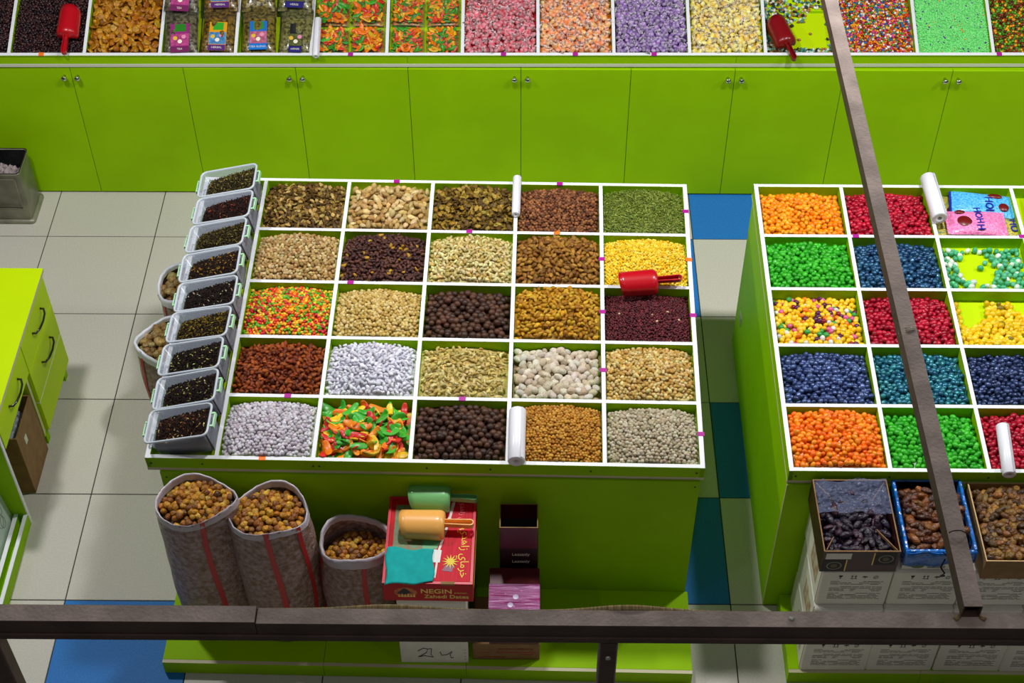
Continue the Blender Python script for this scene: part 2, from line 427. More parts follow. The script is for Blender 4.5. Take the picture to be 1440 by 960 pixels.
nutc = empty('nut_counter', T(.8119, .0586, 0) @ RZ(-.0166), 'lime green counter with white gridded bins of nuts and sweets, sacks at its foot', 'display counter')
F_L = T(0, 0, .96) @ RX(.0614); us = [i*LA for i in range(5)]; vs = [j*LB for j in range(6)]
tray(nutc, F_L, -.282, 5, 5*LA, vs, us)
body(nutc, -.243, 5*LA-.004, -.014, 5*LB-.02, .96, .0614)
plinth(nutc, -.292, 5*LA+.008, -.433, -.015, .083, [.405, 1.02])
P, O = MAGENTA, ORANGE_T
tapes(nutc, F_L, [(1.979, 1.442, P), (1.392, 1.612, P), (.62, 1.612, P), (1.381, 1.292, O), (.978, 1.292, P), (1.585, 1.133, P), (1.979, 1.137, O), (1.585, .818, P), (1.982, .806, P), (1.585, .49, P), (1.983, .162, P), (.991, .3224, P), (.255, .3224, P), (.189, 0, O), (.46, .9672, P)])
for u in (-.27, -.06, .395, .42, .86, 1.12, 1.53, 1.96): screw(nutc, u, -.0102, .925)
screw(nutc, 1.96, -.0142, .84); screw(nutc, -.22, -.0142, .84)

canc = empty('candy_counter', T(3.152, .0143, 0) @ RZ(-.0034), 'lime green counter with white gridded bins of glossy dragees, white cartons at its foot', 'display counter')
F_R = T(0, 0, .96) @ RX(.0578); us = [i*RA for i in range(1, 4)]; vs = [j*RB for j in range(6)]
tray(canc, F_R, 0, 4, 4*RA, vs, [0.001]+us)
body(canc, -.008, 4*RA+.008, -.014, 5*RB-.02, .96, .0578)
part('edge_strip', BEIGE, canc, -.0095, -.008, -.016, -.006, 0, .872)
plinth(canc, .055, 4*RA+.02, -.412, -.015, .083, [.62])
tapes(canc, F_R, [(.429, 4*RB, P), (1.19, 1.31, P)])
for u in (.02, .4, .8): screw(canc, u, -.0102, .925)
part('lock_plate', ALU, canc, -.0105, -.008, 1.44, 1.5, .28, .34)

# ------------------------------------------------------------------ cabinets along the far side with the sloping tray on top
seams = [-1.57, -.968, -.3655, .2395, .84, 1.439, 2.041, 2.627, 3.18, 3.757, 4.333, 4.93, 5.53]
knobs = {(2, -1), (2, 1), (4, -1), (4, 1), (6, -1), (6, 1), (8, -1), (8, 1), (10, -1), (10, 1)}
knob_me = MB().lathe([(.0, 0), (.008, 0), (.008, .012), (.0135, .018), (.0155, .026), (.012, .034), (0, .037)], 14).mesh('knob', CHROME)
unit_txt = ['end base cabinet behind the metal tin', 'base cabinet between the metal tin and the nut counter', 'base cabinet under the wrapped candies, straight behind the nut counter', 'base cabinet behind the candy counter, crossed by the steel bar']
for n, (a, b) in enumerate(((0, 2), (2, 5), (5, 8), (8, 12))):
    t = empty('base_cabinet', T(seams[a], 2.7685, 0), 'lime green laminate '+unit_txt[n], 'cabinet', 'base cabinets along the far side')
    wdt = seams[b]-seams[a]
    part('body', [GREEN, DARK], t, .0006, wdt-.0006, .0195, .56, .012, .88)
    part('kick_board', DARK, t, .004, wdt-.004, .03, .05, 0, .012)
    for k in range(a, b):
        x0, x1 = seams[k]-seams[a]+.0014, seams[k+1]-seams[a]-.0014
        d = part('door', GREEN, t, x0, x1, 0, .018, .010, .879, ch=.0012)
        for sd, q in ((-1, k+1), (1, k)):
            if (q, sd) in knobs:
                o = bpy.data.objects.new('knob', knob_me); lnk(o, d); o.matrix_local = T((x1-.034) if sd < 0 else (x0+.034), 0, .828) @ RX(PI/2); o['label'] = 'chrome knob'
bt = empty('tray_counter', T(-.6704, 2.7685, 0) @ RZ(.006), 'long white and green sloping tray of candy bins along the far cabinets', 'display tray')
F_B = T(0, 0, .9679) @ RX(.3716)
u0, u1 = -2*BA, 15*BA
for v in (0, BL): part('rim_board', [GREEN, WHITE], bt, u0-TH, u1+TH, v-TH, v+TH, -.06, 0, top=1, ch=.001, M=F_B)
part('tray_floor', [BEIGE, LIME], bt, u0-TH, u1+TH, -TH, BL+TH, -.078, FLOORW, top=1, M=F_B)
for i in range(-2, 16): part('divider', [GREEN, WHITE], bt, i*BA-TH*.9, i*BA+TH*.9, 0, BL, FLOORW, -.0008, top=1, M=F_B)
part('trim_strip', mat('pale_trim', (214, 214, 196), .4), bt, u0, u1, -.006, .02, .888, .9065)
fx = [u0]+[x+.6704 for x in (1.439, 3.18)]+[u1]
for a, b in zip(fx[:-1], fx[1:]): part('fascia', GREEN, bt, a+.001, b-.001, -.003, .015, .9075, .955)
part('support', GREEN, bt, u0, u1, .3, .38, .881, 1.02)
tapes(bt, F_B, [(.174, 0, O), (1.811, 0, P), (2.619, 0, P), (2.998, 0, P), (3.414, 0, P), (4.416, 0, P), (5.233, 0, P)])

# ------------------------------------------------------------------ steel frame overhead
fr = empty('steel_frame', T(2.05, -1.977, 0), 'brown square-tube steel frame with a long beam and a bar crossing above the stall', 'steel frame')
part('beam', [STEEL, PALE_STEEL], fr, -2.6, -.578, -.0215, .0235, 2.888, 2.935, ch=.0012, top=1)
part('beam', [STEEL, PALE_STEEL], fr, -.577, 2.6, -.0215, .0215, 2.885, 2.93, ch=.0012, top=1)
part('lower_rail', STEEL, fr, -2.6, 2.6, -.024, .012, 2.862, 2.8845, ch=.003)
hollow = MB()
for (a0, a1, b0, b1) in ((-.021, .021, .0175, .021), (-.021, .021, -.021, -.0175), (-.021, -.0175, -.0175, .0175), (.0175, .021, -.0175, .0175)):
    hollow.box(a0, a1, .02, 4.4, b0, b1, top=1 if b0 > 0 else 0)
bar = hollow.obj('cross_bar', [STEEL, PALE_STEEL], fr, T(1.018, -.012, 2.953) @ RZ(.004))
rg = MB()
for k in range(3): rg.tube([(.0245*math.cos(a), .86+.006*k+.004*math.sin(2*a+k), .0245*math.sin(a)) for a in np.linspace(0, 2*PI, 17)[:-1]], .0016, 6, closed=True)
o = rg.obj('tape_wrap', film('clear_tape', (215, 205, 185), .35, .2), fr, T(1.018, -.012, 2.953)); o['label'] = 'clear tape wound round the bar'
wr = MB().tube([(1.018+.034*math.cos(a), .19+.03*math.sin(a)*.6, 2.953+.031*math.sin(a)) for a in np.linspace(-2.6, 2.2, 18)], .0014, 6)
wr.tube([(.992, .165, 2.93), (.986, .16, 2.905), (.995, .15, 2.895), (.985, .145, 2.89), (.992, .14, 2.90)], .0022, 6)
o = wr.obj('wire', BLACK, fr); o['label'] = 'thin black wire tied to the bar'
for x in (.215, -1.195): part('post', STEEL, fr, x-.021, x+.021, -.021, .021, 0, 2.86, ch=.003)
MB().lathe([(.006, 0), (.006, .004), (0, .006)], 10).obj('bolt', ALU, fr, T(.215, -.0215, 2.80) @ RX(PI/2))
MB().lathe([(.007, 0), (.006, .004), (0, .006)], 10).obj('bolt', ALU, fr, T(.62, 0, 2.93))
for sx in (-1, 1): MB().tube([(1.018+sx*.022, .01, 2.934), (1.018+sx*.034, .0, 2.932)], .006, 7, flat=.5).obj('weld', mat('weld', (150, 125, 90), .5, .4), fr)
cd = MB(); pts = []
for k in range(70):
    x = -.56+.0155*k; h = .018*math.exp(-((x+.28)/.12)**2)+.022*math.exp(-((x-.26)/.11)**2)
    pts.append((x, .028, h-.0225))
o = cd.tube(pts, .0065, 8).obj('cord', mat('tan_cord', (206, 178, 120), .8, noise=.6, nscale=260, stretch=(1, .05, .05)), None, T(2.05, -1.977, 2.930))
tag(o, 'tan ribbed cord lying along the steel beam', 'cord')

# ================================================================== GOODS IN THE BINS
def dome(ext, A=.045, front=-.012, back=-.03, k=1., lo=FLOORW+.012):
    """heaped mound: highest in the middle, lowest in the corners of the bin"""
    x0, x1, y0, y1 = ext
    def f(x, y):
        s = np.clip((x-x0)/(x1-x0), 0, 1)-.5; t = np.clip((y-y0)/(y1-y0), 0, 1)-.5
        d = np.sqrt((s/.66)**2+(t/.74)**2)
        h = (front-.022)+(back-front-.006)*(t+.5)+(A+.022)*k*(1-d**1.7)
        return np.maximum(h, lo)
    return f
def cell(c, r, a, b, n=5):
    """bin c columns from the west rim, r rows from the far rim"""
    k = n-1-r; return (c*a+TH, (c+1)*a-TH, k*b+TH, (k+1)*b-TH)
def one(c): return [(c, 1)]
def g(*cs): return [(c, 1) for c in cs]
# -- nut counter: (col,row): name, label, category, shape, size, colours, material, heap height, front, back, keywords
NB = {
 (0, 0): ('walnut_pieces', 'heap of olive brown walnut pieces, far corner bin beside the plastic tubs', 'walnuts', 'flake', .023, g((166, 130, 54), (122, 90, 34), (206, 172, 96), (98, 70, 24)), NUT, .045, -.010, -.022, {}),
 (1, 0): ('almonds_in_shell', 'heap of tan almonds in their shells, back row bin', 'almonds', 'almond', (.033, .033, .044), g((216, 178, 108), (196, 154, 82), (232, 202, 140)), NUT, .045, -.008, -.022, {}),
 (2, 0): ('dried_mulberries', 'heap of curled golden brown dried fruit shreds beside the slim back roll', 'dried fruit', 'flake', .026, g((160, 126, 34), (118, 88, 22), (186, 152, 60), (98, 70, 16)), NUT, .045, -.008, -.022, {}),
 (3, 0): ('hazelnuts', 'heap of small round reddish brown hazelnuts, back row bin', 'hazelnuts', 'ball', .0175, g((140, 84, 46), (104, 58, 32), (168, 108, 62)), NUT, .032, -.012, -.024, {}),
 (4, 0): ('pumpkin_seeds', 'heap of tiny dull green pumpkin seeds, far corner bin beside the blue tile', 'seeds', 'seed', .0125, g((128, 146, 46), (104, 124, 32), (150, 166, 70)), NUT, .05, -.010, -.03, {'tilt': .7}),
 (0, 1): ('pistachios', 'heap of beige pistachios in shells above the rainbow candied fruit', 'pistachios', 'oval', .0195, g((206, 170, 106), (182, 142, 80), (226, 198, 140)), NUT, .045, -.008, -.028, {}),
 (1, 1): ('roasted_cashews', 'heap of dark purplish brown roasted nuts flecked with yellow ones', 'nuts', 'bean', .0215, [((92, 52, 44), 6), ((70, 38, 34), 5), ((112, 68, 52), 3), ((200, 150, 40), 1.1)], NUT, .055, -.006, -.026, {}),
 (2, 1): ('blanched_cashews', 'heap of small pale cream nuts in the middle of the second row', 'nuts', 'bean', .0215, g((226, 204, 132), (208, 180, 98), (240, 224, 160)), NUT, .055, -.008, -.03, {}),
 (3, 1): ('shelled_almonds', 'heap of golden brown shelled almonds spilling over its divider', 'almonds', 'almond', (.026, .026, .034), g((164, 112, 34), (138, 88, 24), (186, 134, 50)), NUT, .055, -.006, -.022, {}),
 (4, 1): ('yellow_peas', 'heap of bright yellow round peas under the red scoop', 'peas', 'ball', .0135, g((250, 212, 50), (240, 192, 34), (255, 226, 92)), SUGAR, .045, -.008, -.028, {'vary': .08}),
 (0, 2): ('candied_fruit_cubes', 'heap of tiny red, orange, yellow and green candied fruit cubes', 'candied fruit', 'cube', .016, g((232, 50, 30), (250, 130, 20), (250, 196, 40), (96, 176, 34), (206, 34, 54), (250, 150, 30), (250, 210, 60), (110, 180, 40)), JELLY, .05, -.012, -.04, {}),
 (1, 2): ('chickpeas', 'heap of round cream coated chickpeas in the middle row', 'chickpeas', 'ball', .0185, g((226, 194, 112), (208, 172, 86), (240, 214, 142)), NUT, .045, -.012, -.042, {'vary': .08}),
 (3, 2): ('golden_almonds', 'heap of yellow ochre roasted almonds, tallest heap of the middle row', 'almonds', 'almond', (.0245, .0245, .034), g((204, 146, 20), (178, 120, 12), (222, 172, 44)), NUT, .062, -.008, -.02, {'tilt': .6}),
 (4, 2): ('red_beans', 'heap of tiny dark maroon beans beneath the red scoop', 'beans', 'oval', .0125, [((98, 28, 36), 6), ((78, 20, 28), 5), ((120, 40, 48), 3), ((226, 196, 150), .06)], NUT, .035, -.014, -.042, {}),
 (0, 3): ('red_brown_almonds', 'heap of rust red almonds beside the plastic tubs', 'almonds', 'almond', (.0235, .0235, .032), g((150, 64, 14), (112, 42, 8), (172, 84, 22)), NUT, .05, -.012, -.036, {'tilt': .6}),
 (1, 3): ('sugared_peanuts', 'heap of white sugar-coated curved nuts in the fourth row', 'sugared nuts', 'bean', .0215, g((228, 226, 236), (210, 208, 220), (240, 240, 248)), SUGAR, .06, -.010, -.032, {'vary': .05}),
 (2, 3): ('plain_cashews', 'heap of pale yellow curved cashews above the front chocolate balls', 'cashews', 'cashew', .0285, g((224, 200, 116), (206, 178, 94), (236, 216, 146)), NUT, .045, -.010, -.036, {'tilt': .5}),
 (4, 3): ('roasted_pistachios', 'heap of golden beige oval nuts at the aisle end of the fourth row', 'nuts', 'oval', .019, g((226, 190, 110), (206, 162, 76), (240, 212, 142)), NUT, .05, -.010, -.034, {}),
 (0, 4): ('coated_chickpeas', 'heap of lilac white coated chickpeas in the front row, beside the frontmost tub', 'chickpeas', 'ball', .0175, g((214, 206, 212), (196, 186, 194), (226, 222, 228)), SUGAR, .055, -.012, -.036, {'vary': .07}),
 (3, 4): ('caramel_balls', 'heap of small caramel brown balls beside the thick white roll', 'snack balls', 'ball', .0155, g((206, 142, 38), (184, 118, 24), (220, 164, 62)), CHOC, .045, -.010, -.022, {'vary': .09}),
 (4, 4): ('grey_peas', 'heap of greyish beige round peas in the front aisle corner', 'peas', 'ball', .0175, g((194, 180, 150), (172, 158, 128), (208, 198, 172)), SUGAR, .05, -.012, -.036, {'vary': .08}),
}
for (c, r), (n, lb, ct, sh, sz, cols, mm, A, fr_, bk, kw) in NB.items():
    e = cell(c, r, LA, LB); k = dict(vary=.12); k.update(kw)
    heap(n, lb, ct, ML, e, dome(e, A, fr_, bk), sh, sz, cols, mm[0], **k)
CH = g((78, 46, 30), (62, 36, 24), (94, 58, 38))
for (c, r), lb, gp, ex in (((2, 2), 'round matte chocolate ball in the middle bin of the nut counter', 'chocolate balls in the middle row', (.03, -.014, -.036)), ((2, 4), 'round matte chocolate ball in the front row beside the thick white roll', 'chocolate balls in the front row', (.048, -.012, -.03))):
    e = cell(c, r, LA, LB)
    heap('chocolate_ball_layer', 'lower layer of the chocolate balls, '+gp.split(' in ')[1], 'chocolate balls', ML, e, dome(e, *ex), 'choc', .031, CH, CHOC[0], pack=.93, ind=160, iname='chocolate_ball', ilabel=lb, icat='chocolate', igroup=gp, mi=CHOC[1], vary=.1)
e = cell(3, 3, LA, LB)
heap('white_nut_layer', 'lower layer of the big ivory nuts in the fourth row', 'nuts', ML, e, dome(e, .012, -.014, -.036), 'stone', .038, g((226, 212, 186), (208, 188, 158), (236, 226, 206)), NUT[0], pack=.80, ind=300, iname='white_nut', ilabel='large ivory oval nut in the fourth row bin of the nut counter', icat='nut', igroup='big ivory nuts', mi=NUT[1], vary=.08, tilt=.5,
     basecol=(160, 130, 95))
e = cell(1, 4, LA, LB)
heap('jelly_slice_layer', 'lower layer of the bright jelly fruit slices in the front row', 'jelly slices', ML, e, dome(e, .03, -.03, -.036), 'slice', .062, g((252, 130, 16), (72, 180, 50), (240, 200, 40), (226, 50, 46), (56, 172, 44), (252, 150, 40)), JELLY[0], pack=.42, ind=300, iname='jelly_slice',
     adj=['orange', 'green', 'yellow', 'red', 'green', 'orange'], ilabel='curved %s jelly fruit slice in the front bin of mixed slices', icat='candy', igroup='jelly fruit slices', mi=JELLY[1], tilt=.34, vary=.12, sq=.48)

# -- candy counter
DR = lambda *cs: g(*cs)
def dragees(c, r, name, desc, where, cols, pm, A=.03, front=-.016, back=-.03, ind=0, size=.0262, pack=.84, mask=None, imask=None, grp=None, base=True, vary=.07, hf=None, label=None, basemask=None, adj=None):
    e = cell(c, r, RA, RB)
    heap(name+'_heap', label or ('heap of %s dragees, %s' % (desc, where)), 'dragees', MR, e, hf or dome(e, A, front+.006, back-.002, .85), 'dragee', size, cols, pm[0], pack=pack, ind=ind, iname=name, ilabel=('%s' if adj else desc)+' sugar-shell dragee, '+where, icat='candy',
         igroup=grp or ('%s dragees' % desc), mi=pm[1], vary=vary, mask=mask, imask=imask, base=base, tilt=.6, basemask=basemask, adj=adj)
ORG = DR((252, 130, 10), (250, 110, 8), (255, 150, 24)); GRN = DR((46, 176, 30), (36, 158, 24), (64, 192, 42)); RED = DR((176, 16, 44), (158, 10, 38), (196, 24, 54))
NAVY = DR((66, 84, 134), (50, 66, 112), (84, 104, 152)); TEAL = DR((40, 116, 138), (28, 92, 118), (60, 140, 152)); STL = DR((38, 84, 122), (28, 66, 104), (56, 104, 140))
dragees(0, 0, 'amber_dragee', 'amber orange', 'far corner bin of the candy counter', DR((250, 150, 10), (248, 134, 8), (255, 172, 30)), GLOSS, .028, -.018, -.034)
dragees(1, 0, 'crimson_dragee', 'crimson red', 'far bin behind the steel bar', RED, GLOSS, .032, -.016, -.032)
dragees(0, 1, 'emerald_dragee', 'green', 'second row bin beside the aisle', GRN, GLOSS, .032, -.016, -.03)
dragees(1, 1, 'blue_dragee', 'pearly steel blue', 'second row bin behind the steel bar', STL, PEARL, .030, -.018, -.034, ind=300)
dragees(0, 2, 'mixed_dragee', 'mostly yellow mixed-colour', 'middle row bin beside the aisle', [((252, 200, 20), 9), ((255, 214, 60), 5), ((90, 26, 70), 1.4), ((60, 160, 70), 1.6), ((220, 100, 150), 1.2), ((250, 130, 20), 2), ((150, 20, 40), 1), ((238, 230, 220), .7)], GLOSS, .024, -.020, -.036, ind=300, adj=['yellow', 'yellow', 'purple', 'green', 'pink', 'orange', 'dark red', 'white'])
dragees(1, 2, 'red_dragee', 'glossy red', 'middle row bin behind the steel bar', RED, GLOSS, .032, -.014, -.034, ind=150, grp='glossy red dragees of the middle row')
dragees(0, 3, 'navy_dragee', 'pearly navy blue', 'fourth row bin beside the aisle', NAVY, PEARL, .03, -.014, -.032, ind=300)
dragees(1, 3, 'teal_dragee', 'pearly teal', 'fourth row bin behind the steel bar', TEAL, PEARL, .03, -.016, -.038, ind=300)
dragees(2, 3, 'indigo_dragee', 'dark navy', 'fourth row bin above the white roll', DR((54, 70, 112), (40, 54, 92), (70, 86, 130)), PEARL, .03, -.016, -.036)
dragees(0, 4, 'orange_dragee', 'bright orange', 'front corner bin above the dark plums box', ORG, GLOSS, .055, -.010, -.022, ind=300)
dragees(1, 4, 'green_dragee', 'bright green', 'front row bin behind the steel bar', GRN, GLOSS, .03, -.014, -.032, ind=300)
dragees(2, 4, 'red_dragee', 'cherry red', 'front row bin under a white roll', RED, GLOSS, .03, -.014, -.03, ind=150, imask=lambda x, y: x < 2*RA+.22, grp='cherry red dragees of the front row')
flat = lambda w_: (lambda x, y: np.full(np.shape(x), w_))
e = cell(2, 1, RA, RB); ex0, ey0 = e[0], e[2]
def mint_mask(x, y):
    s, t = (x-e[0])/(e[1]-e[0]), (y-e[2])/(e[3]-e[2])
    return ((s-.42)**2/.05+(t-.55)**2/.09 > 1) & (rng.uniform(0, 1, np.shape(x)) < np.where((s < .55) & (t < .35), .62, .93)) | (rng.uniform(0, 1, np.shape(x)) < .05)
dragees(2, 1, 'mint_dragee', 'mint green or white', 'thinly filled second row bin', [((70, 178, 122), 3), ((96, 196, 142), 2), ((226, 238, 222), 1.3)], GLOSS, hf=flat(FLOORW+.010), size=.027, pack=.92, mask=mint_mask, ind=300, base=False, adj=['mint green', 'mint green', 'white'])
e3 = cell(2, 2, RA, RB)
def yel_mask(x, y):
    s, t = (x-e3[0])/(e3[1]-e3[0]), (y-e3[2])/(e3[3]-e3[2])
    return (t < .50-.16*np.cos(6*s)+.2*(s > .42)) | ((s < .09)) | ((t < .93) & (s > .40) & (s < .72))
def yel_h(x, y):
    t = (y-e3[2])/(e3[3]-e3[2]); return FLOORW+.010+.03*np.clip(1-t*1.6, 0, 1)
dragees(2, 2, 'yellow_dragee', 'bright yellow', 'half-empty middle row bin', [((244, 200, 14), 6), ((250, 214, 50), 4), ((140, 120, 20), .4)], GLOSS, hf=yel_h, size=.029, pack=.8, mask=yel_mask, ind=300, adj=['bright yellow', 'bright yellow', 'olive'], basemask=lambda x, y: (y-e3[2])/(e3[3]-e3[2]) < .3)
for r, cs in ((1, ORG), (2, GRN), (3, RED), (4, NAVY)):
    e4 = cell(3, r, RA, RB)
    heap('dragee_heap', ('orange', 'green', 'red', 'navy')[r-1]+' dragees in the outermost column of the candy counter', 'dragees', MR, e4, dome(e4, .03, -.016, -.032), 'dragee', .0255, cs, GLOSS[0], vary=.07)

# -- sloping tray along the far side
def bcell(c): return (c*BA+TH, (c+1)*BA-TH, TH, BL-TH)
def bheap(c, *a, A=.02, front=-.012, back=-.025, **k):
    e = bcell(c); n, lb, ct, sh, sz, cols, mm = a
    return heap(n, lb, ct, MB_, e, dome(e, A, front+.008, back+.01, .7), sh, sz, cols, mm if not isinstance(mm, tuple) else mm[0], **k)
RAI = g((54, 26, 30), (38, 18, 22), (74, 36, 36))
bheap(-1, 'dark_raisins', 'heap of black raisins cut off at the picture edge on the far tray', 'raisins', 'oval', .018, RAI, DRIED)
bheap(0, 'raisins', 'heap of dark purple raisins under the leftmost red scoop', 'raisins', 'oval', .018, RAI, DRIED)
bheap(1, 'apricot_layer', 'lower layer of the dried apricots on the far tray', 'apricots', 'apricot', .040, g((214, 142, 20), (190, 112, 10), (230, 164, 44)), DRIED, ind=300, iname='dried_apricot', ilabel='wrinkled orange dried apricot on the far tray beside the herb packets', icat='dried fruit', igroup='dried apricots', mi=DRIED[1], pack=.68, tilt=.6, basecol=(150, 84, 12))
for c, nm, cs in ((6, 'red', g((214, 40, 66), (196, 24, 50), (230, 84, 110))), (7, 'orange', g((246, 150, 40), (250, 130, 24), (250, 178, 84))), (8, 'purple', g((130, 74, 170), (110, 56, 150), (160, 112, 196))), (9, 'yellow', g((250, 222, 60), (246, 206, 30), (252, 234, 120)))):
    bheap(c, nm+'_candy_layer', 'lower layer of the %s wrapped candies on the far tray' % nm, 'candies', 'wrap', .033, cs, WRAPM, ind=200, iname=nm+'_wrapped_candy', ilabel='small %s candy in clear twisted wrapper on the far tray' % nm, icat='candy', igroup=nm+' wrapped candies', mi=WRAPM[1], pack=.78, tilt=.8, vary=.1,
          basecol=tuple(int(v) for v in cs[1][0]))
SPR = g((40, 30, 26), (150, 200, 180), (230, 224, 210), (170, 110, 60), (60, 120, 110))
eb = bcell(10)
def spr_mask(x, y):
    s, t = (x-eb[0])/(eb[1]-eb[0]), (y-eb[2])/(eb[3]-eb[2]); q = rng.uniform(0, 1, np.shape(x))
    return ((t > .80) & (q < .6)) | ((t > .6) & (s < .6) & (q < .6)) | ((t < .17) & (q < .9)) | ((s < .2) & (q < .8)) | ((s > .88) & (q < .5)) | (q < .02)
heap('loose_sprinkles', 'black, white and mint sprinkles scattered thinly over a bare lime tray bottom', 'sprinkles', MB_, eb, flat(FLOORW+.004), 'oval', .0165, SPR, GLOSS[0], mask=spr_mask, base=False, pack=.85)
DOT = g((226, 80, 20), (250, 170, 30), (40, 110, 170), (230, 230, 220), (220, 70, 140), (90, 160, 50), (150, 30, 20), (246, 140, 30))
bheap(11, 'rainbow_balls', 'heap of tiny rainbow sugar balls next to the steel bar', 'sugar balls', 'tiny', .0145, DOT, GLOSS, front=-.016, back=-.03)
bheap(12, 'mint_pearls', 'heap of minute pale green sugar pearls with a few purple stars', 'sugar pearls', 'tiny', .0095, [((150, 255, 150), 20), ((128, 246, 136), 14), ((110, 50, 170), .5), ((250, 180, 60), .3)], SUGAR, front=-.012, back=-.014, vary=.06)
bheap(13, 'autumn_balls', 'heap of small brown, orange and green sugar balls at the far corner', 'sugar balls', 'ball', .0165, g((96, 34, 14), (250, 166, 24), (90, 160, 30), (140, 60, 16), (70, 120, 20)), GLOSS)
bheap(14, 'pink_balls', 'heap of pink sugar balls beyond the picture edge on the far tray', 'sugar balls', 'ball', .02, g((220, 90, 130), (236, 130, 160)), GLOSS)

# ================================================================== THINGS
def rrect(a, b, r, n=4):
    """rounded rectangle outline, half sizes a, b"""
    P = []
    for cx, cy, s0 in ((a-r, b-r, 0), (-a+r, b-r, PI/2), (-a+r, -b+r, PI), (a-r, -b+r, 1.5*PI)):
        for k in range(n+1): t = s0+PI/2*k/n; P.append((cx+r*math.cos(t), cy+r*math.sin(t)))
    return P
def loft(mb, rings, mi=0, cap0=True, cap1=False, smooth=True):
    n = len(rings[0]); v = [q for R_ in rings for q in R_]; f = []
    for j in range(len(rings)-1):
        for i in range(n): f.append((j*n+i, j*n+(i+1) % n, (j+1)*n+(i+1) % n, (j+1)*n+i))
    if cap0: f.append(tuple(range(n-1, -1, -1)))
    if cap1: f.append(tuple(range((len(rings)-1)*n, len(rings)*n)))
    mb.add(v, f, mi, smooth); return mb
def ring(a, b, r, z, n=4): return [(x, y, z) for x, y in rrect(a, b, r, n)]

# ---- plastic tubs of loose tea on the shelf beside the bins
TUB = film('cloudy_plastic', (200, 208, 226), .68, .22)
LATCH = mat('pale_green_latch', (176, 226, 178), .35)
def tub_meshes():
    m = MB(); o = [(.116, .066, .018, .0), (.118, .068, .02, .002), (.133, .0785, .022, .130)]
    loft(m, [ring(a, b, r, z) for a, b, r, z in o]+[ring(a-.0016, b-.0016, r, z) for a, b, r, z in reversed([(.116, .066, .018, .002), (.133, .0785, .022, .130)])], cap0=True, cap1=True)
    rim = MB(); loft(rim, [ring(.1325, .078, .021, .127), ring(.1405, .084, .026, .125), ring(.1425, .0865, .028, .130), ring(.1405, .084, .026, .1345), ring(.134, .079, .022, .1345), ring(.1325, .078, .021, .127)], cap0=False)
    la = MB().box(.1405, .153, -.036, -.028, .120, .127).box(.1405, .153, .028, .036, .120, .127).box(.150, .156, -.036, .036, .108, .124)
    return m.mesh('tub_wall', TUB), rim.mesh('rim', film('cloudy_rim', (210, 218, 226), .2, .25)), la.mesh('latch', LATCH)
tub_me, rim_me, latch_me = tub_meshes()
TEA = [('dark tea with beige flecks', [((40, 26, 20), 8), ((58, 34, 24), 5), ((212, 178, 120), .8), ((150, 90, 50), .8)]), ('near-dark tea with few green flecks', [((34, 24, 22), 9), ((50, 32, 26), 4), ((140, 150, 60), .5), ((200, 190, 130), .4)]),
       ('black tea with yellow-green petals', [((34, 24, 20), 8), ((190, 186, 110), 1.0), ((48, 32, 24), 4)]), ('olive and golden tea leaves', [((52, 40, 20), 6), ((150, 124, 34), 3), ((96, 80, 28), 3), ((34, 24, 18), 3)]),
       ('black tea with small cream petals', [((32, 22, 20), 9), ((48, 32, 26), 4), ((214, 200, 160), .7)]), ('brown tea with ochre petals', [((52, 34, 22), 6), ((160, 120, 40), 2), ((36, 24, 18), 5)]), ('greenish brown herb tea', [((72, 62, 26), 6), ((118, 104, 46), 3), ((40, 32, 18), 5)]),
       ('dark reddish tea', [((58, 30, 24), 6), ((38, 22, 20), 6), ((140, 70, 40), .8)]), ('mottled green and brown tea', [((84, 76, 34), 5), ((52, 42, 22), 5), ((140, 126, 66), 2)])]
order_w = ['frontmost', 'second from the front', 'third from the front', 'fourth from the front', 'middle', 'fourth from the far end', 'third from the far end', 'second from the far end', 'farthest']
for k in range(9):
    v = .096+k*.1755
    A = ML @ T(-.122+.004*math.sin(k*2.1), v, -.028) @ RZ(.02*math.sin(k*1.7)) @ RY(-rad(14.2+1.0*math.sin(k*1.3)))
    t = empty('plastic_tub', A, 'plastic tub of %s, %s in its row' % (TEA[k][0], order_w[k]), 'tub', 'plastic tubs of loose tea')
    for me, nm in ((tub_me, 'tub_wall'), (rim_me, 'rim')): lnk(bpy.data.objects.new(nm, me), t)
    for sgn in (0, PI):
        o = lnk(bpy.data.objects.new('latch', latch_me), t); o.matrix_local = RZ(sgn)
    ex = (-.116, .128, -.070, .072)
    hf = lambda x, y, k=k: .088+.036*np.clip((x+.11)/.235, 0, 1)**.8+.008*np.cos(y*40)-.10*np.clip((-.085-x), 0, 1)
    heap('loose_tea', '%s heaped in the %s plastic tub' % (TEA[k][0], order_w[k]), 'tea', A, ex, hf, 'leafbit', .0105, TEA[k][1], HERB[0], pack=.75, tilt=.7, vary=.25, basecol=(40, 28, 20), skirt=.006)

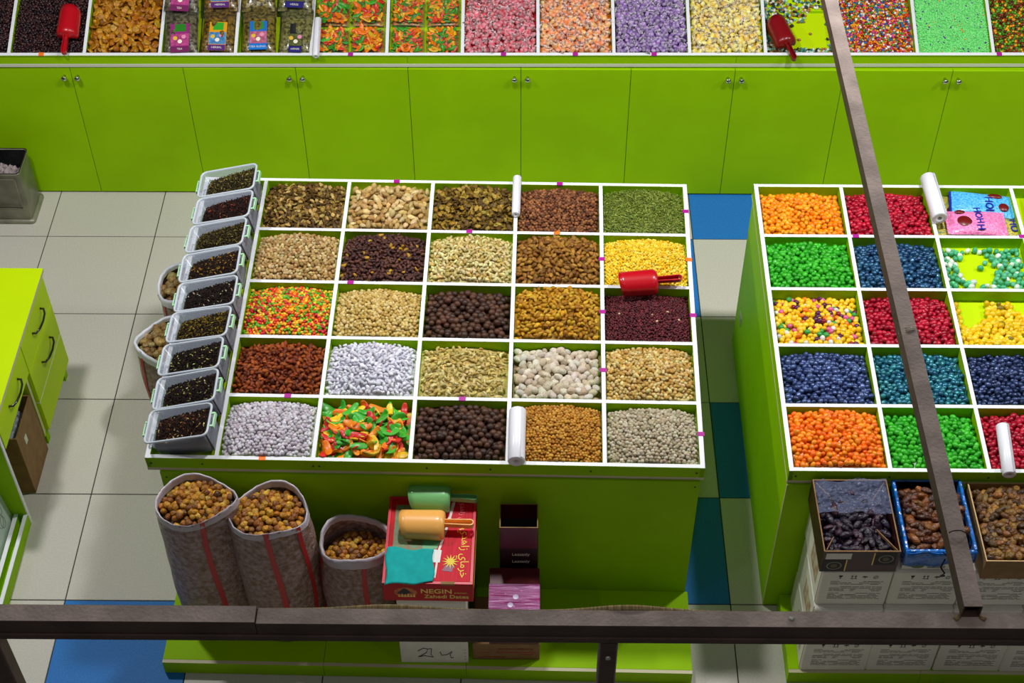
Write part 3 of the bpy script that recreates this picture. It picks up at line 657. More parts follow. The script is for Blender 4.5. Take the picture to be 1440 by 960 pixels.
# ---- sacks of nuts
SACK = mat('woven_sack', (126, 92, 66), .40, noise=1, nscale=48, rgb2=(178, 152, 148), bump=.8, bscale=110)
SACKW = film('sack_rim_plastic', (216, 206, 214), .30, .25)
STRIPE = mat('red_stripe', (186, 26, 26), .45)
FIG = [((216, 152, 34), 4), ((190, 120, 24), 4), ((156, 92, 24), 3), ((232, 180, 60), 1.5), ((122, 70, 26), 1.2)]
def sack(cx, cy, z0, rt, rb, h, fill, stripes, label, desc, seed, lean=(0, 0), rimm=None, fold=0., fsize=.031, tilt=0., cols=FIG, sq=1., iname='dried_fig'):
    r = random.Random(seed); ph = [r.uniform(0, 6.28) for _ in range(6)]
    def pt(u, v, off=0.):
        a = 2*PI*u; rr = rb+(rt-rb)*v+.012*math.sin(PI*v)
        rr *= 1+.035*math.sin(2*a+ph[0])+.02*math.sin(3*a+ph[1]+3*v)+.012*math.sin(9*v+ph[2]+2*a)+.007*math.sin(23*v+5*a+ph[3])
        if v < .1: rr *= .86+.14*math.sqrt(v/.1)
        top = .018*math.sin(2*a+ph[4])+.012*math.sin(3*a+ph[5])-tilt*math.sin(a)
        z = h*v+top*v**4
        return ((rr+off)*math.cos(a)+lean[0]*v*v, sq*(rr+off)*math.sin(a)+lean[1]*v*v, z)
    t = empty('nut_sack', T(cx, cy, z0), label, 'sack', 'translucent nut sacks')
    m = MB().grid(lambda u, v: pt(u, v), 40, 26, cu=True); m.f.append(tuple(range(39, -1, -1))); m.m.append(0); m.sm.append(False)
    m.obj('sack_cloth', SACK, t)
    def rimf(u, v):
        P0 = Vector(pt(u, 1.0)); P1 = Vector(pt(u, .965-fold, .004)); P2 = Vector(pt(u, .90, -.012))
        if v < .33: q = P1.lerp(P0, v/.33)
        elif v < .5: q = P0+Vector((0, 0, .006))
        else: q = Vector(pt(u, 1-.07*(v-.5), -.006-.01*(v-.5)))
        a = 2*PI*u; return q+Vector((math.cos(a), math.sin(a), 0))*(.0015*math.sin(17*a+ph[1])+fold*.10*math.sin(PI*min(1, v/.5)))
    MB().grid(rimf, 48, 9, cu=True).obj('rim', rimm or SACKW, t)
    for u in stripes:
        MB().grid(lambda s, v: pt(u+.0001+(s-.5)*.022+.010*math.sin(5*v+ph[0]), .06+.945*v, .0035), 3, 30).obj('red_stripe', STRIPE, t)['label'] = 'red woven stripe'
    M = T(cx+lean[0], cy+lean[1], z0+h)
    R_ = rt*.93
    hf = lambda x, y: -fill+.035*(1-(x*x+y*y/sq**2)/R_**2)-tilt*y/max(rt, .01)*.9
    heap(iname+'_layer', 'lower layer of '+iname.replace('_', ' ')+'s in the '+desc, iname.replace('_', ' ')+'s', M, (-R_, R_, -R_*sq, R_*sq), hf, 'fig', fsize, cols, DRIED[0], mask=lambda x, y: (x/R_)**2+(y/(R_*sq))**2 < .93, ind=200, iname=iname,
         ilabel=('round brown dried fig in the ' if iname == 'dried_fig' else 'tan walnut in its shell in the ')+desc, icat=iname.replace('_', ' '), igroup=iname.replace('_', ' ')+'s in the '+desc, mi=DRIED[1], pack=.78, basemask=lambda x, y: (x/R_)**2+(y/(R_*sq))**2 < .98, basecol=(84, 52, 20), vary=.16, sq=0, floor_z=-9)
sack(.748, -.122, .083, .158, .160, .825, .035, (.80, .44), 'tall plump woven sack of dried figs with one red stripe, first at the counter corner', 'first tall sack', 1, lean=(.0, .0), sq=.80)
sack(1.045, -.145, .083, .158, .160, .79, .035, (.77, .91, .45), 'tall plump woven sack of dried figs with two red stripes, second from the corner', 'second tall sack', 2, lean=(-.008, 0), sq=.84)
sack(1.375, -.145, .083, .142, .148, .595, .11, (.80, .95, .55, .30), 'shorter slack sack of dried figs beside the red date carton', 'shorter slack sack', 3, fold=.05, sq=.85)
WAL = [((182, 140, 78), 4), ((160, 118, 62), 3), ((204, 166, 104), 2)]
sack(.375, 1.12, 0, .150, .14, .53, .05, (.62,), 'open sack of walnuts on the floor beside the tubs, nearer of two', 'nearer floor sack', 4, fold=.05, fsize=.042, cols=WAL, iname='walnut', rimm=mat('white_sack_collar', (226, 226, 238), .35))
sack(.395, 1.505, 0, .140, .13, .52, .05, (.62,), 'open sack of walnuts on the floor beside the tubs, farther of two', 'farther floor sack', 5, fold=.05, fsize=.042, cols=WAL, iname='walnut', rimm=mat('white_sack_collar', (226, 226, 238), .35))

# ---- scoops
def scoop_meshes(m):
    R0, Ln = .060, .175
    def bowl(s, v):
        th = (v-.5)*rad(214); x = Ln*s; slant = .022*(1-s)*(1-math.cos(th))*.9
        r_ = R0*(.94+.06*s); 
        if s > .86: r_ *= math.sqrt(max(0, 1-((s-.86)/.155)**2))*.35+.65 if s < .999 else .0
        return (x+slant, r_*math.sin(th), R0*.40+r_*math.cos(th))
    b = MB(); ss = [0, .15, .35, .6, .8, .86, .92, .96, .985, .998, 1.0]
    b.grid(lambda a, c: bowl(ss[round(a*10)], c), 11, 19)
    h = MB(); P = []
    for k in range(9): a = PI/2-PI*k/8; P.append((Ln+.098+.014*math.cos(a), .014*math.sin(a)))
    out = [(Ln-.012, .011)]+P+[(Ln-.012, -.011)]
    v = [(x, y, z) for x, y in out for z in (R0*.52, R0*.92)]; v += [(x-.0035 if x > Ln+.05 else x, y*.72, z) for x, y in out for z in (R0*.52, R0*.92)]
    n = len(out); f = []
    for i in range(n-1):
        f += [(2*i, 2*i+2, 2*i+3, 2*i+1), (2*n+2*i, 2*n+2*i+1, 2*n+2*i+3, 2*n+2*i+2), (2*i+1, 2*i+3, 2*n+2*i+3, 2*n+2*i+1), (2*i, 2*n+2*i, 2*n+2*i+2, 2*i+2)]
    h.add(v, f)
    h.box(Ln-.01, Ln+.098, -.0095, .0095, R0*.52, R0*.60)
    return b.mesh('bowl', m), h.mesh('handle', m)
def scoop(m, M, label):
    a, b = scoop_meshes(m); t = empty('scoop', M, label, 'scoop', 'plastic scoops')
    solid(lnk(bpy.data.objects.new('bowl', a), t), .0022); lnk(bpy.data.objects.new('handle', b), t)
scoop(REDPL, ML @ T(1.652, .955, .006) @ RZ(.12) @ RX(.2), 'red plastic scoop lying across yellow peas and maroon beans')
scoop(REDPL, MB_ @ T(.312, .262, .000) @ RZ(-PI/2-.02), 'red plastic scoop lying on dark raisins on the far tray')
scoop(mat('dark_red_plastic', (132, 8, 18), .32, coat=.3), MB_ @ T(4.066, .215, -.045) @ RZ(-PI/2+.30) @ RY(-.10), 'dark red plastic scoop in the nearly empty sprinkle bin')
scoop(mat('green_plastic', (118, 186, 112), .35, coat=.2), T(1.592, .000, .747) @ RZ(-.06), 'pale green plastic scoop at the rear of the red date carton')
scoop(mat('peach_plastic', (246, 178, 88), .35, coat=.2), T(1.562, -.135, .747) @ RZ(-.03) @ SC(1.06, 1.12, 1.0), 'peach orange plastic scoop in the middle of the red date carton')

# ---- rolls of thin bags
def roll(M, length, r, label):
    t = empty('bag_roll', M, label, 'bag roll', 'rolls of white plastic bags')
    m = MB().lathe([(r*.28, -length/2+.006), (r*.30, -length/2), (r*.62, -length/2-.001), (r*.9, -length/2), (r, -length/2+.003), (r*1.01, 0), (r, length/2-.003), (r*.9, length/2), (r*.3, length/2), (r*.28, length/2-.006), (r*.28, -length/2+.006)], 26, M=RX(PI/2))
    m.obj('bag_layers', ROLLM, t)
    MB().grid(lambda u, v: ((r+.0012+.003*u*u)*math.cos(.2+u*.9), -length/2+.004+(length-.008)*v, (r+.0012+.003*u*u)*math.sin(.2+u*.9)), 6, 2).obj('loose_end', ROLLM, t)
roll(ML @ T(1.190, 1.505, .021), .245, .0195, 'slim white bag roll on a divider at the far rim of the nut counter')
roll(ML @ T(1.226, .110, .034) @ RX(.02), .255, .035, 'thick white bag roll at the front rim beside the caramel balls')
roll(MR @ T(.812, 1.52, .037) @ RZ(.05), .27, .036, 'thick white bag roll beside the blue and pink candy packets')
roll(MR @ T(.874, .085, .024) @ RZ(-.06) @ RX(.05), .24, .0265, 'white bag roll overhanging the front rim above the brown date carton')
roll(MB_ @ T(1.631, .09, .0185), .235, .0185, 'slim white bag roll on the far tray between herb and jelly packets')

# ---- cartons on the plinth of the nut counter
def prints(t, m, boxes, name='print'):
    b = MB()
    for q in boxes: b.box(*q)
    return b.obj(name, m, t)
def carton(name, M, sx, sy, sz, m, label, cat='carton', group=None, lid=True):
    t = empty(name, M, label, cat, group)
    part('carton_body', m, t, 0, sx, 0, sy, 0, sz, ch=.003)
    return t
t = carton('fruit_carton', T(1.545, -.362, .083), .29, .36, .26, CARTON, 'white carton with scrawled marker letters, lowest under the red date carton')
sq = MB().tube([(.075, -.001, .095), (.10, -.001, .118), (.118, -.001, .112), (.112, -.001, .085), (.092, -.001, .062), (.075, -.001, .05), (.105, -.001, .058), (.14, -.001, .048), (.13, -.001, .07), (.135, -.001, .115), (.118, -.001, .112)], .0016, 5)
sq.tube([(.17, -.001, .088), (.176, -.001, .062), (.20, -.001, .068), (.222, -.001, .094), (.212, -.001, .066), (.216, -.001, .042), (.226, -.001, .046)], .0016, 5)
sq.obj('marker_scrawl', BLACK, t)
prints(t, INK, [(.272, .280, -.0008, 0, z, z+.002) for z in (.03, .055, .08, .105)], 'tape_mark')
t = carton('date_carton', T(1.55, -.36, .344), .285, .37, .28, CARTON, 'white carton with red ring print, between the marker-scrawled and the red carton')
MB().lathe([(.036, 0), (.036, .0008), (.041, .0008), (.041, 0)], 28).obj('ring_print', REDBOX, t, T(.075, 0, .235) @ RX(PI/2) @ SC(1, .5, 1))
prints(t, GOLD, [(.16, .24, -.0008, 0, .255, .258)], 'line_print')
t = empty('red_date_carton', T(1.506, -.405, .625) @ RZ(-.012), 'red date carton with gold lettering carrying two scoops and a teal cloth', 'carton')
part('carton_body', REDBOX, t, 0, .362, 0, .432, 0, .118, ch=.002)
for a, b, c, d in ((0, .362, 0, .012), (0, .362, .42, .432), (0, .012, .012, .42), (.35, .362, .012, .42)): part('lid_edge', mat('bright_red', (206, 24, 50), .35), t, a, b, c, d, .1185, .122, ch=.0008)
part('side_label', YELLOWP, t, .3625, .3632, .05, .38, .02, .05)
for x in (.085, .235): part('cardboard_tab', KRAFT, t, x, x+.055, -.001, .012, .113, .1235)
zt = .1187
def toppoly(name, pts, m, z=zt):
    b = MB().prism(pts, z, z+.0006, 'z'); return b.obj(name, m, t)
toppoly('top_print', [(.03, .1), (.19, .1), (.20, .22), (.23, .39), (.03, .39)], mat('date_photo_print', (126, 92, 50), .4, noise=1, nscale=60, rgb2=(70, 140, 90)))
toppoly('top_print', [(.015, .015), (.347, .015), (.347, .41), (.25, .41), (.235, .22), (.20, .2), (.19, .09), (.015, .09)], mat('striped_red_print', (216, 20, 46), .5, spec=.2, noise=1, nscale=30, rgb2=(184, 12, 34), stretch=(8, .4, 1)), zt-.0003)
toppoly('green_print', [(.15, .17), (.21, .17), (.235, .26), (.16, .25)], mat('green_print', (86, 160, 104), .4), zt+.0006)
toppoly('white_print', [(.18, .105), (.225, .105), (.23, .165), (.18, .17)], mat('pale_print', (214, 226, 220), .4), zt+.0007)
toppoly('white_band', [(.205, .03), (.212, .03), (.222, .16), (.255, .30), (.275, .41), (.262, .41), (.243, .30), (.213, .16)], mat('white_print', (232, 214, 206), .4), zt+.001)
st = []
for k in range(24): a = 2*PI*k/24; rr = .036 if k % 2 == 0 else .013; st.append((.268+rr*math.cos(a), .11+rr*math.sin(a)))
toppoly('sun_print', st, YELLOWP, zt+.0012)
toppoly('mauve_patch', [(.235, .065), (.275, .06), (.285, .09), (.25, .095)], mat('mauve_print', (126, 60, 88), .4), zt+.0008)  # mauve patch of the top print
fa = '\uFEF1\uFEAA\uFEEB\uFE8D\uFEAF \uFEF1\uFE8E\uFEE3\uFEAE\uFEA7'
text('lettering', fa, .046, YELLOWP, t, T(.322, .155, zt+.0004) @ RZ(-PI/2))
text('lettering', fa, .030, mat('pink_print', (236, 120, 130), .4), t, T(.305, .335, zt+.0004) @ RZ(-PI/2))
text('lettering', 'NEGIN', .042, GOLD, t, T(.215, -.0008, .070) @ STAND, bold=.0008)
text('lettering', 'Zahedi Dates', .033, GOLD, t, T(.255, -.0008, .034) @ STAND, bold=.0005)
text('lettering', 'premium', .014, GOLD, t, T(.312, -.0008, .062) @ STAND)
MB().lathe([(0, .0006), (.044, .0006), (.046, 0)], 28).obj('emblem', mat('emblem_glow', (226, 130, 30), .5, noise=1, nscale=60, rgb2=(170, 50, 20)), t, T(.092, -.0004, .06) @ RX(PI/2) @ SC(1, .75, 1))
MB().prism([(.055, .052), (.085, .090), (.098, .082), (.115, .060), (.09, .046)], -.0014, -.0002, 'y').obj('emblem', BLACK, t)
for i in range(6): MB().prism([(.06+.012*i, .03), (.066+.012*i, .05+.006*(i % 2)), (.07+.012*i, .03)], -.0018, -.0004, 'y').obj('emblem', GOLD, t)

# teal cloth folded on the carton
def clothf(u, v):
    x, y = 1.518+.19*u, -.415+.178*v+.012*u*(1-2*v); z = .7495+.0035*math.sin(9*u+4*v)*math.sin(5*v)+.004*math.exp(-((u-.45-.3*v)/.08)**2)
    if u < .02: z -= .012*(1 if v > .85 else .3)
    x += .006*math.sin(6*v); y += .005*math.sin(8*u); return (x, y, z)
o = MB().grid(clothf, 26, 24).obj('cloth', mat('teal_cloth', (0, 176, 172), .85, noise=.15, nscale=40, bump=.4, bscale=500)); solid(o, .004, 1)
tag(o, 'small folded teal cloth on the corner of the red date carton', 'cloth')

# maroon spice cartons, stacked against the panel
t = carton('brown_carton', T(1.852, -.345, .083), .288, .24, .125, KRAFT, 'low brown carton with faded red print in front of the maroon stack')
prints(t, mat('faded_print', (150, 70, 50), .7), [(.10, .27, -.0008, 0, .055, .065), (.03, .14, -.0008, 0, .02, .028), (.20, .26, -.0008, 0, .04, .046), (.03, .07, -.0008, 0, .055, .061)])
text('lettering', 'MAVSIMA-IFORMA', .019, mat('faded_print', None), t, T(.185, -.0012, .085) @ STAND)
t = carton('maroon_carton', T(1.925, -.345, .209), .212, .225, .24, MAROON, 'maroon carton with shiny purple lid, in front of the maroon tower')
part('lid_film', mat('purple_foil', (150, 26, 104), .12, .25, noise=1, nscale=18, rgb2=(206, 150, 196), stretch=(.4, 9, 1), bump=.5, bscale=40), t, -.001, .213, .0, .14, .2402, .245, ch=.001)
for x, y in ((.09, .035), (.112, .075)): MB().lathe([(0, .001), (.012, 0)], 12).obj('dot_print', mat('pale_lilac', (190, 170, 206), .3), t, T(x, y, .2455))
part('side_print', GOLD, t, .018, .026, -.0006, 0, .14, .2)
hts = [(.083, .16), (.243, .16), (.403, .165)]
ds = ['lowest carton of the maroon tower against the green panel', 'dark maroon carton with a ring print, second in the tower', 'dark carton with white lettering under the open one']
for k, (z, h) in enumerate(hts):
    t = carton('spice_carton', T(1.965+.002*k, -.108, z), .165-.002*k, .125, h-.001, MAROON if k != 2 else mat('dark_carton', (44, 14, 16), .4, noise=.3, nscale=20), ds[k], 'carton', 'maroon spice cartons')
    if k == 1: MB().lathe([(.012, .0004), (.024, .0009), (.027, 0)], 20).obj('ring_print', mat('grey_ring', (110, 110, 116), .5), t, T(.08, 0, .09) @ RX(PI/2)); part('red_band', REDBOX, t, .0, .163, -.0006, 0, .012, .05)
    if k == 2:
        for zz in (.125, .075): text('lettering', 'Lazzatly', .024, CARTON, t, T(.088, -.0008, zz) @ STAND)
t = empty('open_carton', T(1.969, -.108, .568), 'small open dark carton on top of the maroon tower', 'carton')
for q in ((0, .159, 0, .004), (0, .159, .119, .123), (0, .004, .004, .119), (.155, .159, .004, .119)): part('carton_wall', [MAROON, KRAFT], t, *q, 0, .148, top=1)
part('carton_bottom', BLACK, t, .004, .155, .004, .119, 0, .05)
MB().box(.07, .115, .03, .036, .05, .054, M=RZ(.15)).obj('paper_slip', CARTON, t)

# ---- white cartons, three high, at the foot of the candy counter
def carton_print(kind):
    b = MB(); y0, y1 = -.0006, 0
    for k, x in enumerate((.075, .128, .172, .215)):                 # handling symbols: glass, arrows, umbrella, hook
        z = .192
        if k == 0: b.prism([(x-.008, z+.016), (x+.008, z+.016), (x+.006, z+.006), (x+.0015, z+.002), (x+.0015, z-.004), (x+.006, z-.006), (x-.006, z-.006), (x-.0015, z-.004), (x-.0015, z+.002), (x-.006, z+.006)], y0, y1)
        if k == 1:
            for q in (-.007, .007): b.box(x+q-.0015, x+q+.0015, y0, y1, z-.004, z+.012); b.prism([(x+q-.005, z+.010), (x+q+.005, z+.010), (x+q, z+.017)], y0, y1)
            b.box(x-.013, x+.013, y0, y1, z-.007, z-.005)
        if k == 2:
            b.prism([(x+.011*math.cos(a), z+.004+.008*math.sin(a)) for a in np.linspace(0, PI, 9)], y0, y1); b.box(x-.001, x+.001, y0, y1, z-.006, z+.004)
        if k == 3:
            b.tube([(x+.009*math.cos(a), -.0004, z+.005+.009*math.sin(a)) for a in np.linspace(0, 2*PI, 11)[:-1]], .0009, 4, closed=True); b.tube([(x-.008, -.0004, z-.004), (x+.008, -.0004, z+.014)], .0009, 4)
    me1 = b.mesh('symbol_print', BLACK)
    c = MB(); r = random.Random(5)
    for z in (.165, .155, .146, .128, .118, .109, .10, .082, .073, .064, .055, .046):
        x = .04
        while x < .24:
            l = r.uniform(.012, .05)
            if r.random() < .88 and not (z < .09 and .12 < x < .135): c.box(x, min(x+l, .25), y0, y1, z, z+.003)
            x += l+.004
    return me1, c.mesh('text_print', INK)
sym_me, txt_me = carton_print(0)
wbox = MB().box(0, .281, 0, .355, 0, .232, ch=.006).mesh('carton_body', CARTON)
side_me = MB().box(-.0008, 0, .06, .20, .06, .17).mesh('side_picture', mat('fruit_side_print', (206, 200, 168), .5, noise=1, nscale=22, rgb2=(170, 120, 84)))
seam_me = MB().box(-.0012, 0, .012, .016, .0, .232).mesh('seam', mat('red_seam', (150, 90, 100), .6))
lid_me = MB().box(.006, .275, .01, .345, .232, .2335).mesh('lid_flap', CARTON)
rows = ['bottom', 'middle', 'top']
under = ['under the dark plums', 'under the blue-lined dates', 'under the brown date carton', 'under the brown date carton, farther along', 'at the far end of its row']
for j in range(3):
    for i in range(5):
        rj = random.Random(j*9+i)
        t = empty('white_carton', T(3.243+.284*i+.004*(2-j)+rj.uniform(-.002, .002)+.007*j, (-.388, -.384, -.366)[j]+rj.uniform(-.004, .004), .083+.2355*j) @ RZ(rj.uniform(-.006, .006)), 'white printed carton, %s of its stack, %s' % (rows[j], ['first column beside the aisle', 'second column from the aisle', 'third column from the aisle', 'fourth column from the aisle', 'fifth column from the aisle'][i]), 'carton', 'white printed cartons')
        for nm, me in (('carton_body', wbox), ('symbol_print', sym_me), ('text_print', txt_me), ('lid_flap', lid_me))+((('side_picture', side_me), ('seam', seam_me)) if i == 0 else ()):
            o = lnk(bpy.data.objects.new(nm, me), t)

# ---- open cartons of dates on top of them
def open_box(name, M, sx, sy, sz, wall_m, edge_m, label, th=.005, inner=None):
    t = empty(name, M, label, 'carton', 'open cartons of dates')
    for q in ((0, sx, 0, th), (0, sx, sy-th, sy), (0, th, th, sy-th), (sx-th, sx, th, sy-th)): part('carton_wall', [wall_m, edge_m], t, *q, 0, sz, top=1)
    part('carton_bottom', wall_m, t, th, sx-th, th, sy-th, 0, .006)
    return t
def dates(M, sx, sy, level, A, cols, desc, size=.046, ind=85, mask=None):
    ex = (.012, sx-.012, .012, sy-.012)
    heap('date_layer', 'lower layer of dates in the '+desc, 'dates', M, ex, lambda x, y: level+A*np.sin(PI*(x-ex[0])/(ex[1]-ex[0]))*np.sin(PI*(y-ex[2])/(ex[3]-ex[2])), 'date', size, cols, DRIED[0], pack=.60, ind=ind, iname='date', ilabel='wrinkled date fruit in the '+desc, icat='date', igroup='dates in the '+desc, mi=DRIED[1], tilt=.35, sq=.42, vary=.2, mask=mask)
M1 = T(3.240, -.366, .790) @ RZ(.006)
t = open_box('plum_carton', M1, .300, .355, .135, mat('dark_maroon_carton', (62, 18, 18), .4, noise=.3, nscale=12), KRAFT, 'open dark carton of purple dates half covered by clear film')
part('black_print', BLACK, t, .004, .095, -.0006, 0, .004, .078); part('black_print', BLACK, t, .205, .29, -.0006, 0, .045, .125)
part('paper_label', CARTON, t, .012, .112, -.0012, 0, .085, .122); part('gold_print', GOLD, t, .095, .1, -.0006, 0, .004, .08); part('gold_print', GOLD, t, .198, .203, -.0006, 0, .045, .125)
for x, z in ((.052, .04), (.25, .085)):
    MB().lathe([(.026, 0), (.026, .001), (.030, .001), (.030, 0)], 24).obj('ring_print', mat('grey_gold', (150, 146, 120), .5), t, T(x, 0, z) @ RX(PI/2) @ SC(1, .85, 1))
    MB().lathe([(0, .0008), (.013, .0008), (.014, 0)], 18).obj('ring_print', mat('dim_gold', (90, 84, 50), .5), t, T(x, 0, z) @ RX(PI/2))
for a, b in (((.012, .345), (.165, .15)), ((.29, .345), (.150, .15)), ((.012, .012), (.05, .08)), ((.288, .012), (.225, .12))):
    d = Vector((b[0]-a[0], b[1]-a[1], 0)); MB().box(0, d.length, -.0015, .0015, -.012, 0).obj('card_strip', KRAFT, t, T(a[0], a[1], .130) @ RZ(math.atan2(d.y, d.x)) @ RY(.10))
dates(M1, .300, .355, .085, .03, g((48, 26, 44), (34, 20, 38), (66, 36, 52), (40, 30, 54)), 'open dark carton', .050)
rr = random.Random(4); FG = {}
def filmz(u, v):
    k = (round(u*30), round(v*24)); n = FG.setdefault(k, rr.uniform(-1, 1)*(1.6 if (k[0]*7+k[1]*3) % 5 == 0 else .7)); return (.004+.292*u+.002*n, .185+.168*v+.003*n, .132+.005*n*abs(math.sin(3+7*u+4*v))+.006*math.sin(14*u+6*v)+.007*math.sin(5*u-9*v)+.006)
o = MB().grid(filmz, 31, 25, smooth=False).obj('plastic_film', film('crinkled_film', (130, 140, 176), .66, .14, .9, 38), None, M1); tag(o, 'crinkled clear plastic film over the rear half of the dark date carton', 'film')
M2 = T(3.566, -.352, .790)
BLUEF = mat('blue_film', (24, 120, 214), .22, noise=.5, nscale=30, bump=.8, bscale=35, coat=.3)
t = open_box('blue_lined_carton', M2, .272, .35, .118, CARTON, BLUEF, 'open white carton of glossy brown dates lined with blue plastic')
for q in ((-.003, .275, -.004, .010, .040, .124), (-.003, .275, .345, .353, .04, .124), (-.004, .009, .004, .35, .03, .126), (.263, .276, .004, .35, .03, .13)): part('blue_liner', BLUEF, t, *q, ch=.003)
def flap(u, v): return (-.003+.279*u, -.006-.008*math.sin(PI*v)-.004*math.sin(17*u), .122-.085*v-.010*math.sin(5*u)*v)
solid(MB().grid(flap, 26, 10).obj('blue_liner', BLUEF, t), .002)
prints(t, INK, [(.10, .17, -.0008, 0, .010, .014), (.10, .17, -.0008, 0, .018, .022), (.10, .16, -.0008, 0, .026, .029), (.195, .26, -.0008, 0, .010, .028)], 'text_print')
MB().lathe([(0, .0008), (.026, .0008), (.027, 0)], 20).obj('leaf_print', mat('olive_print', (96, 110, 50), .6), t, T(.06, 0, .022) @ RX(PI/2) @ SC(1, .55, 1))
dates(M2, .272, .35, .100, .035, g((92, 46, 20), (70, 34, 14), (118, 64, 28), (140, 82, 28)), 'blue-lined carton', (.046, .052, .052))
M3 = T(3.868, -.395, .790)
t = open_box('brown_date_carton', M3, .40, .385, .118, KRAFT, mat('kraft_edge', (196, 164, 110), .7), 'open brown carton heaped with small golden brown dates')
dates(M3, .40, .385, .100, .045, g((112, 72, 26), (86, 52, 18), (138, 94, 36), (164, 116, 40)), 'open brown carton', (.036, .052, .052), ind=130)

# ---- candy packets in the candy counter
def pillow(lx, ly, h, crimp=.04, nz=0., seed=0):
    r = random.Random(seed); ph = [r.uniform(0, 6) for _ in range(4)]
    def up(u, v, s):
        x, y = 2*u-1, 2*v-1
        z = h*max(0, (1-abs(x)**3.5))**.6*max(0, 1-abs(y)**2.6)**.6
        z += nz*math.sin(11*u+ph[0])*math.sin(9*v+ph[1])*(1-x*x)*(1-y*y)
        px = lx/2*x*(1-.03*(1-abs(y))); py = ly/2*y*(1-.02*(1-abs(x)))
        if abs(y) > .93: px += .002*math.sin(40*u)
        return (px, py, s*z*(1 if s > 0 else .35))
    return MB().grid(lambda u, v: up(u, v, 1), 20, 20).grid(lambda u, v: up(u, v, -1), 20, 20)
PKM = {n: mat(n+'_packet', a, .25, noise=1, nscale=95, rgb2=b, coat=.4, bump=.6, bscale=110) for n, a, b in (('blue', (40, 160, 236), (120, 210, 250)), ('pink', (246, 110, 176), (252, 160, 206)), ('mixed', (236, 206, 50), (60, 130, 110)))}
NVY = mat('navy_print', (24, 40, 150), .4); BRN = mat('brown_print', (112, 20, 16), .35)
def packet(M, lx, ly, h, kind, label, txt, spots, rot):
    t = empty('candy_packet', M, label, 'packet', 'candy packets')
    pillow(lx, ly, h, nz=.003, seed=len(txt)+int(lx*1000)).obj('packet_film', PKM[kind], t)
    for y in (-1, 1): part('crimp', NVY if kind == 'blue' and y > 0 else PKM[kind], t, -lx/2*.97, lx/2*.97, y*ly/2-.006, y*ly/2+.006, -.002, .002)
    for x, y, a, b in spots: MB().lathe([(0, .0012), (.9, .001), (1, -.002)], 20).obj('picture_print', BRN, t, T(x, y, h*.97) @ SC(a, b, 1))
    for s_, x, y, z_ in txt: text('lettering', s_, z_, NVY, t, T(x, y, h+.0012) @ RZ(rot), bold=.001)
packet(MR @ T(1.0, 1.50, -.052) @ RZ(1.48), .22, .33, .012, 'mixed', 'mixed-colour candy packet mostly under the pink one', [('HO', -.04, .03, .05)], [(.04, .05, .022, .018)], PI)
packet(MR @ T(1.13, 1.44, -.040) @ RZ(1.50), .18, .16, .010, 'mixed', 'mixed-colour candy packet sticking out between pink packet and divider', [('HO', -.03, -.05, .05)], [(.05, .03, .018, .02)], PI)
packet(MR @ T(.885, 1.46, -.044) @ RZ(1.60), .25, .14, .010, 'mixed', 'mixed-colour candy packet under the thick white roll', [('H', -.05, -.03, .04)], [(.05, -.02, .02, .018)], PI)
packet(MR @ T(1.050, 1.538, -.026) @ RZ(1.43), .145, .285, .022, 'blue', 'blue candy packet with brown picture spots next to the pink one', [('HOI', -.012, -.03, .052)], [(-.022, -.098, .026, .024), (.045, -.06, .015, .034)], -PI/2-1.5)
packet(MR @ T(.998, 1.405, -.014) @ RZ(1.55), .150, .262, .022, 'pink', 'pink candy packet with a brown picture spot beside the thick white roll', [('HOH', .030, -.012, .045), ('H', -.045, -.012, .05)], [(-.005, .055, .034, .034), (.052, .07, .012, .024)], -PI/2-1.5)
packet(MR @ T(1.40, 1.50, -.040) @ RZ(1.5), .22, .26, .014, 'mixed', 'mixed-colour candy packet in the outermost far bin', [('HO', .0, -.02, .06)], [(.04, .06, .03, .03), (.06, -.05, .025, .02)], -1.5)
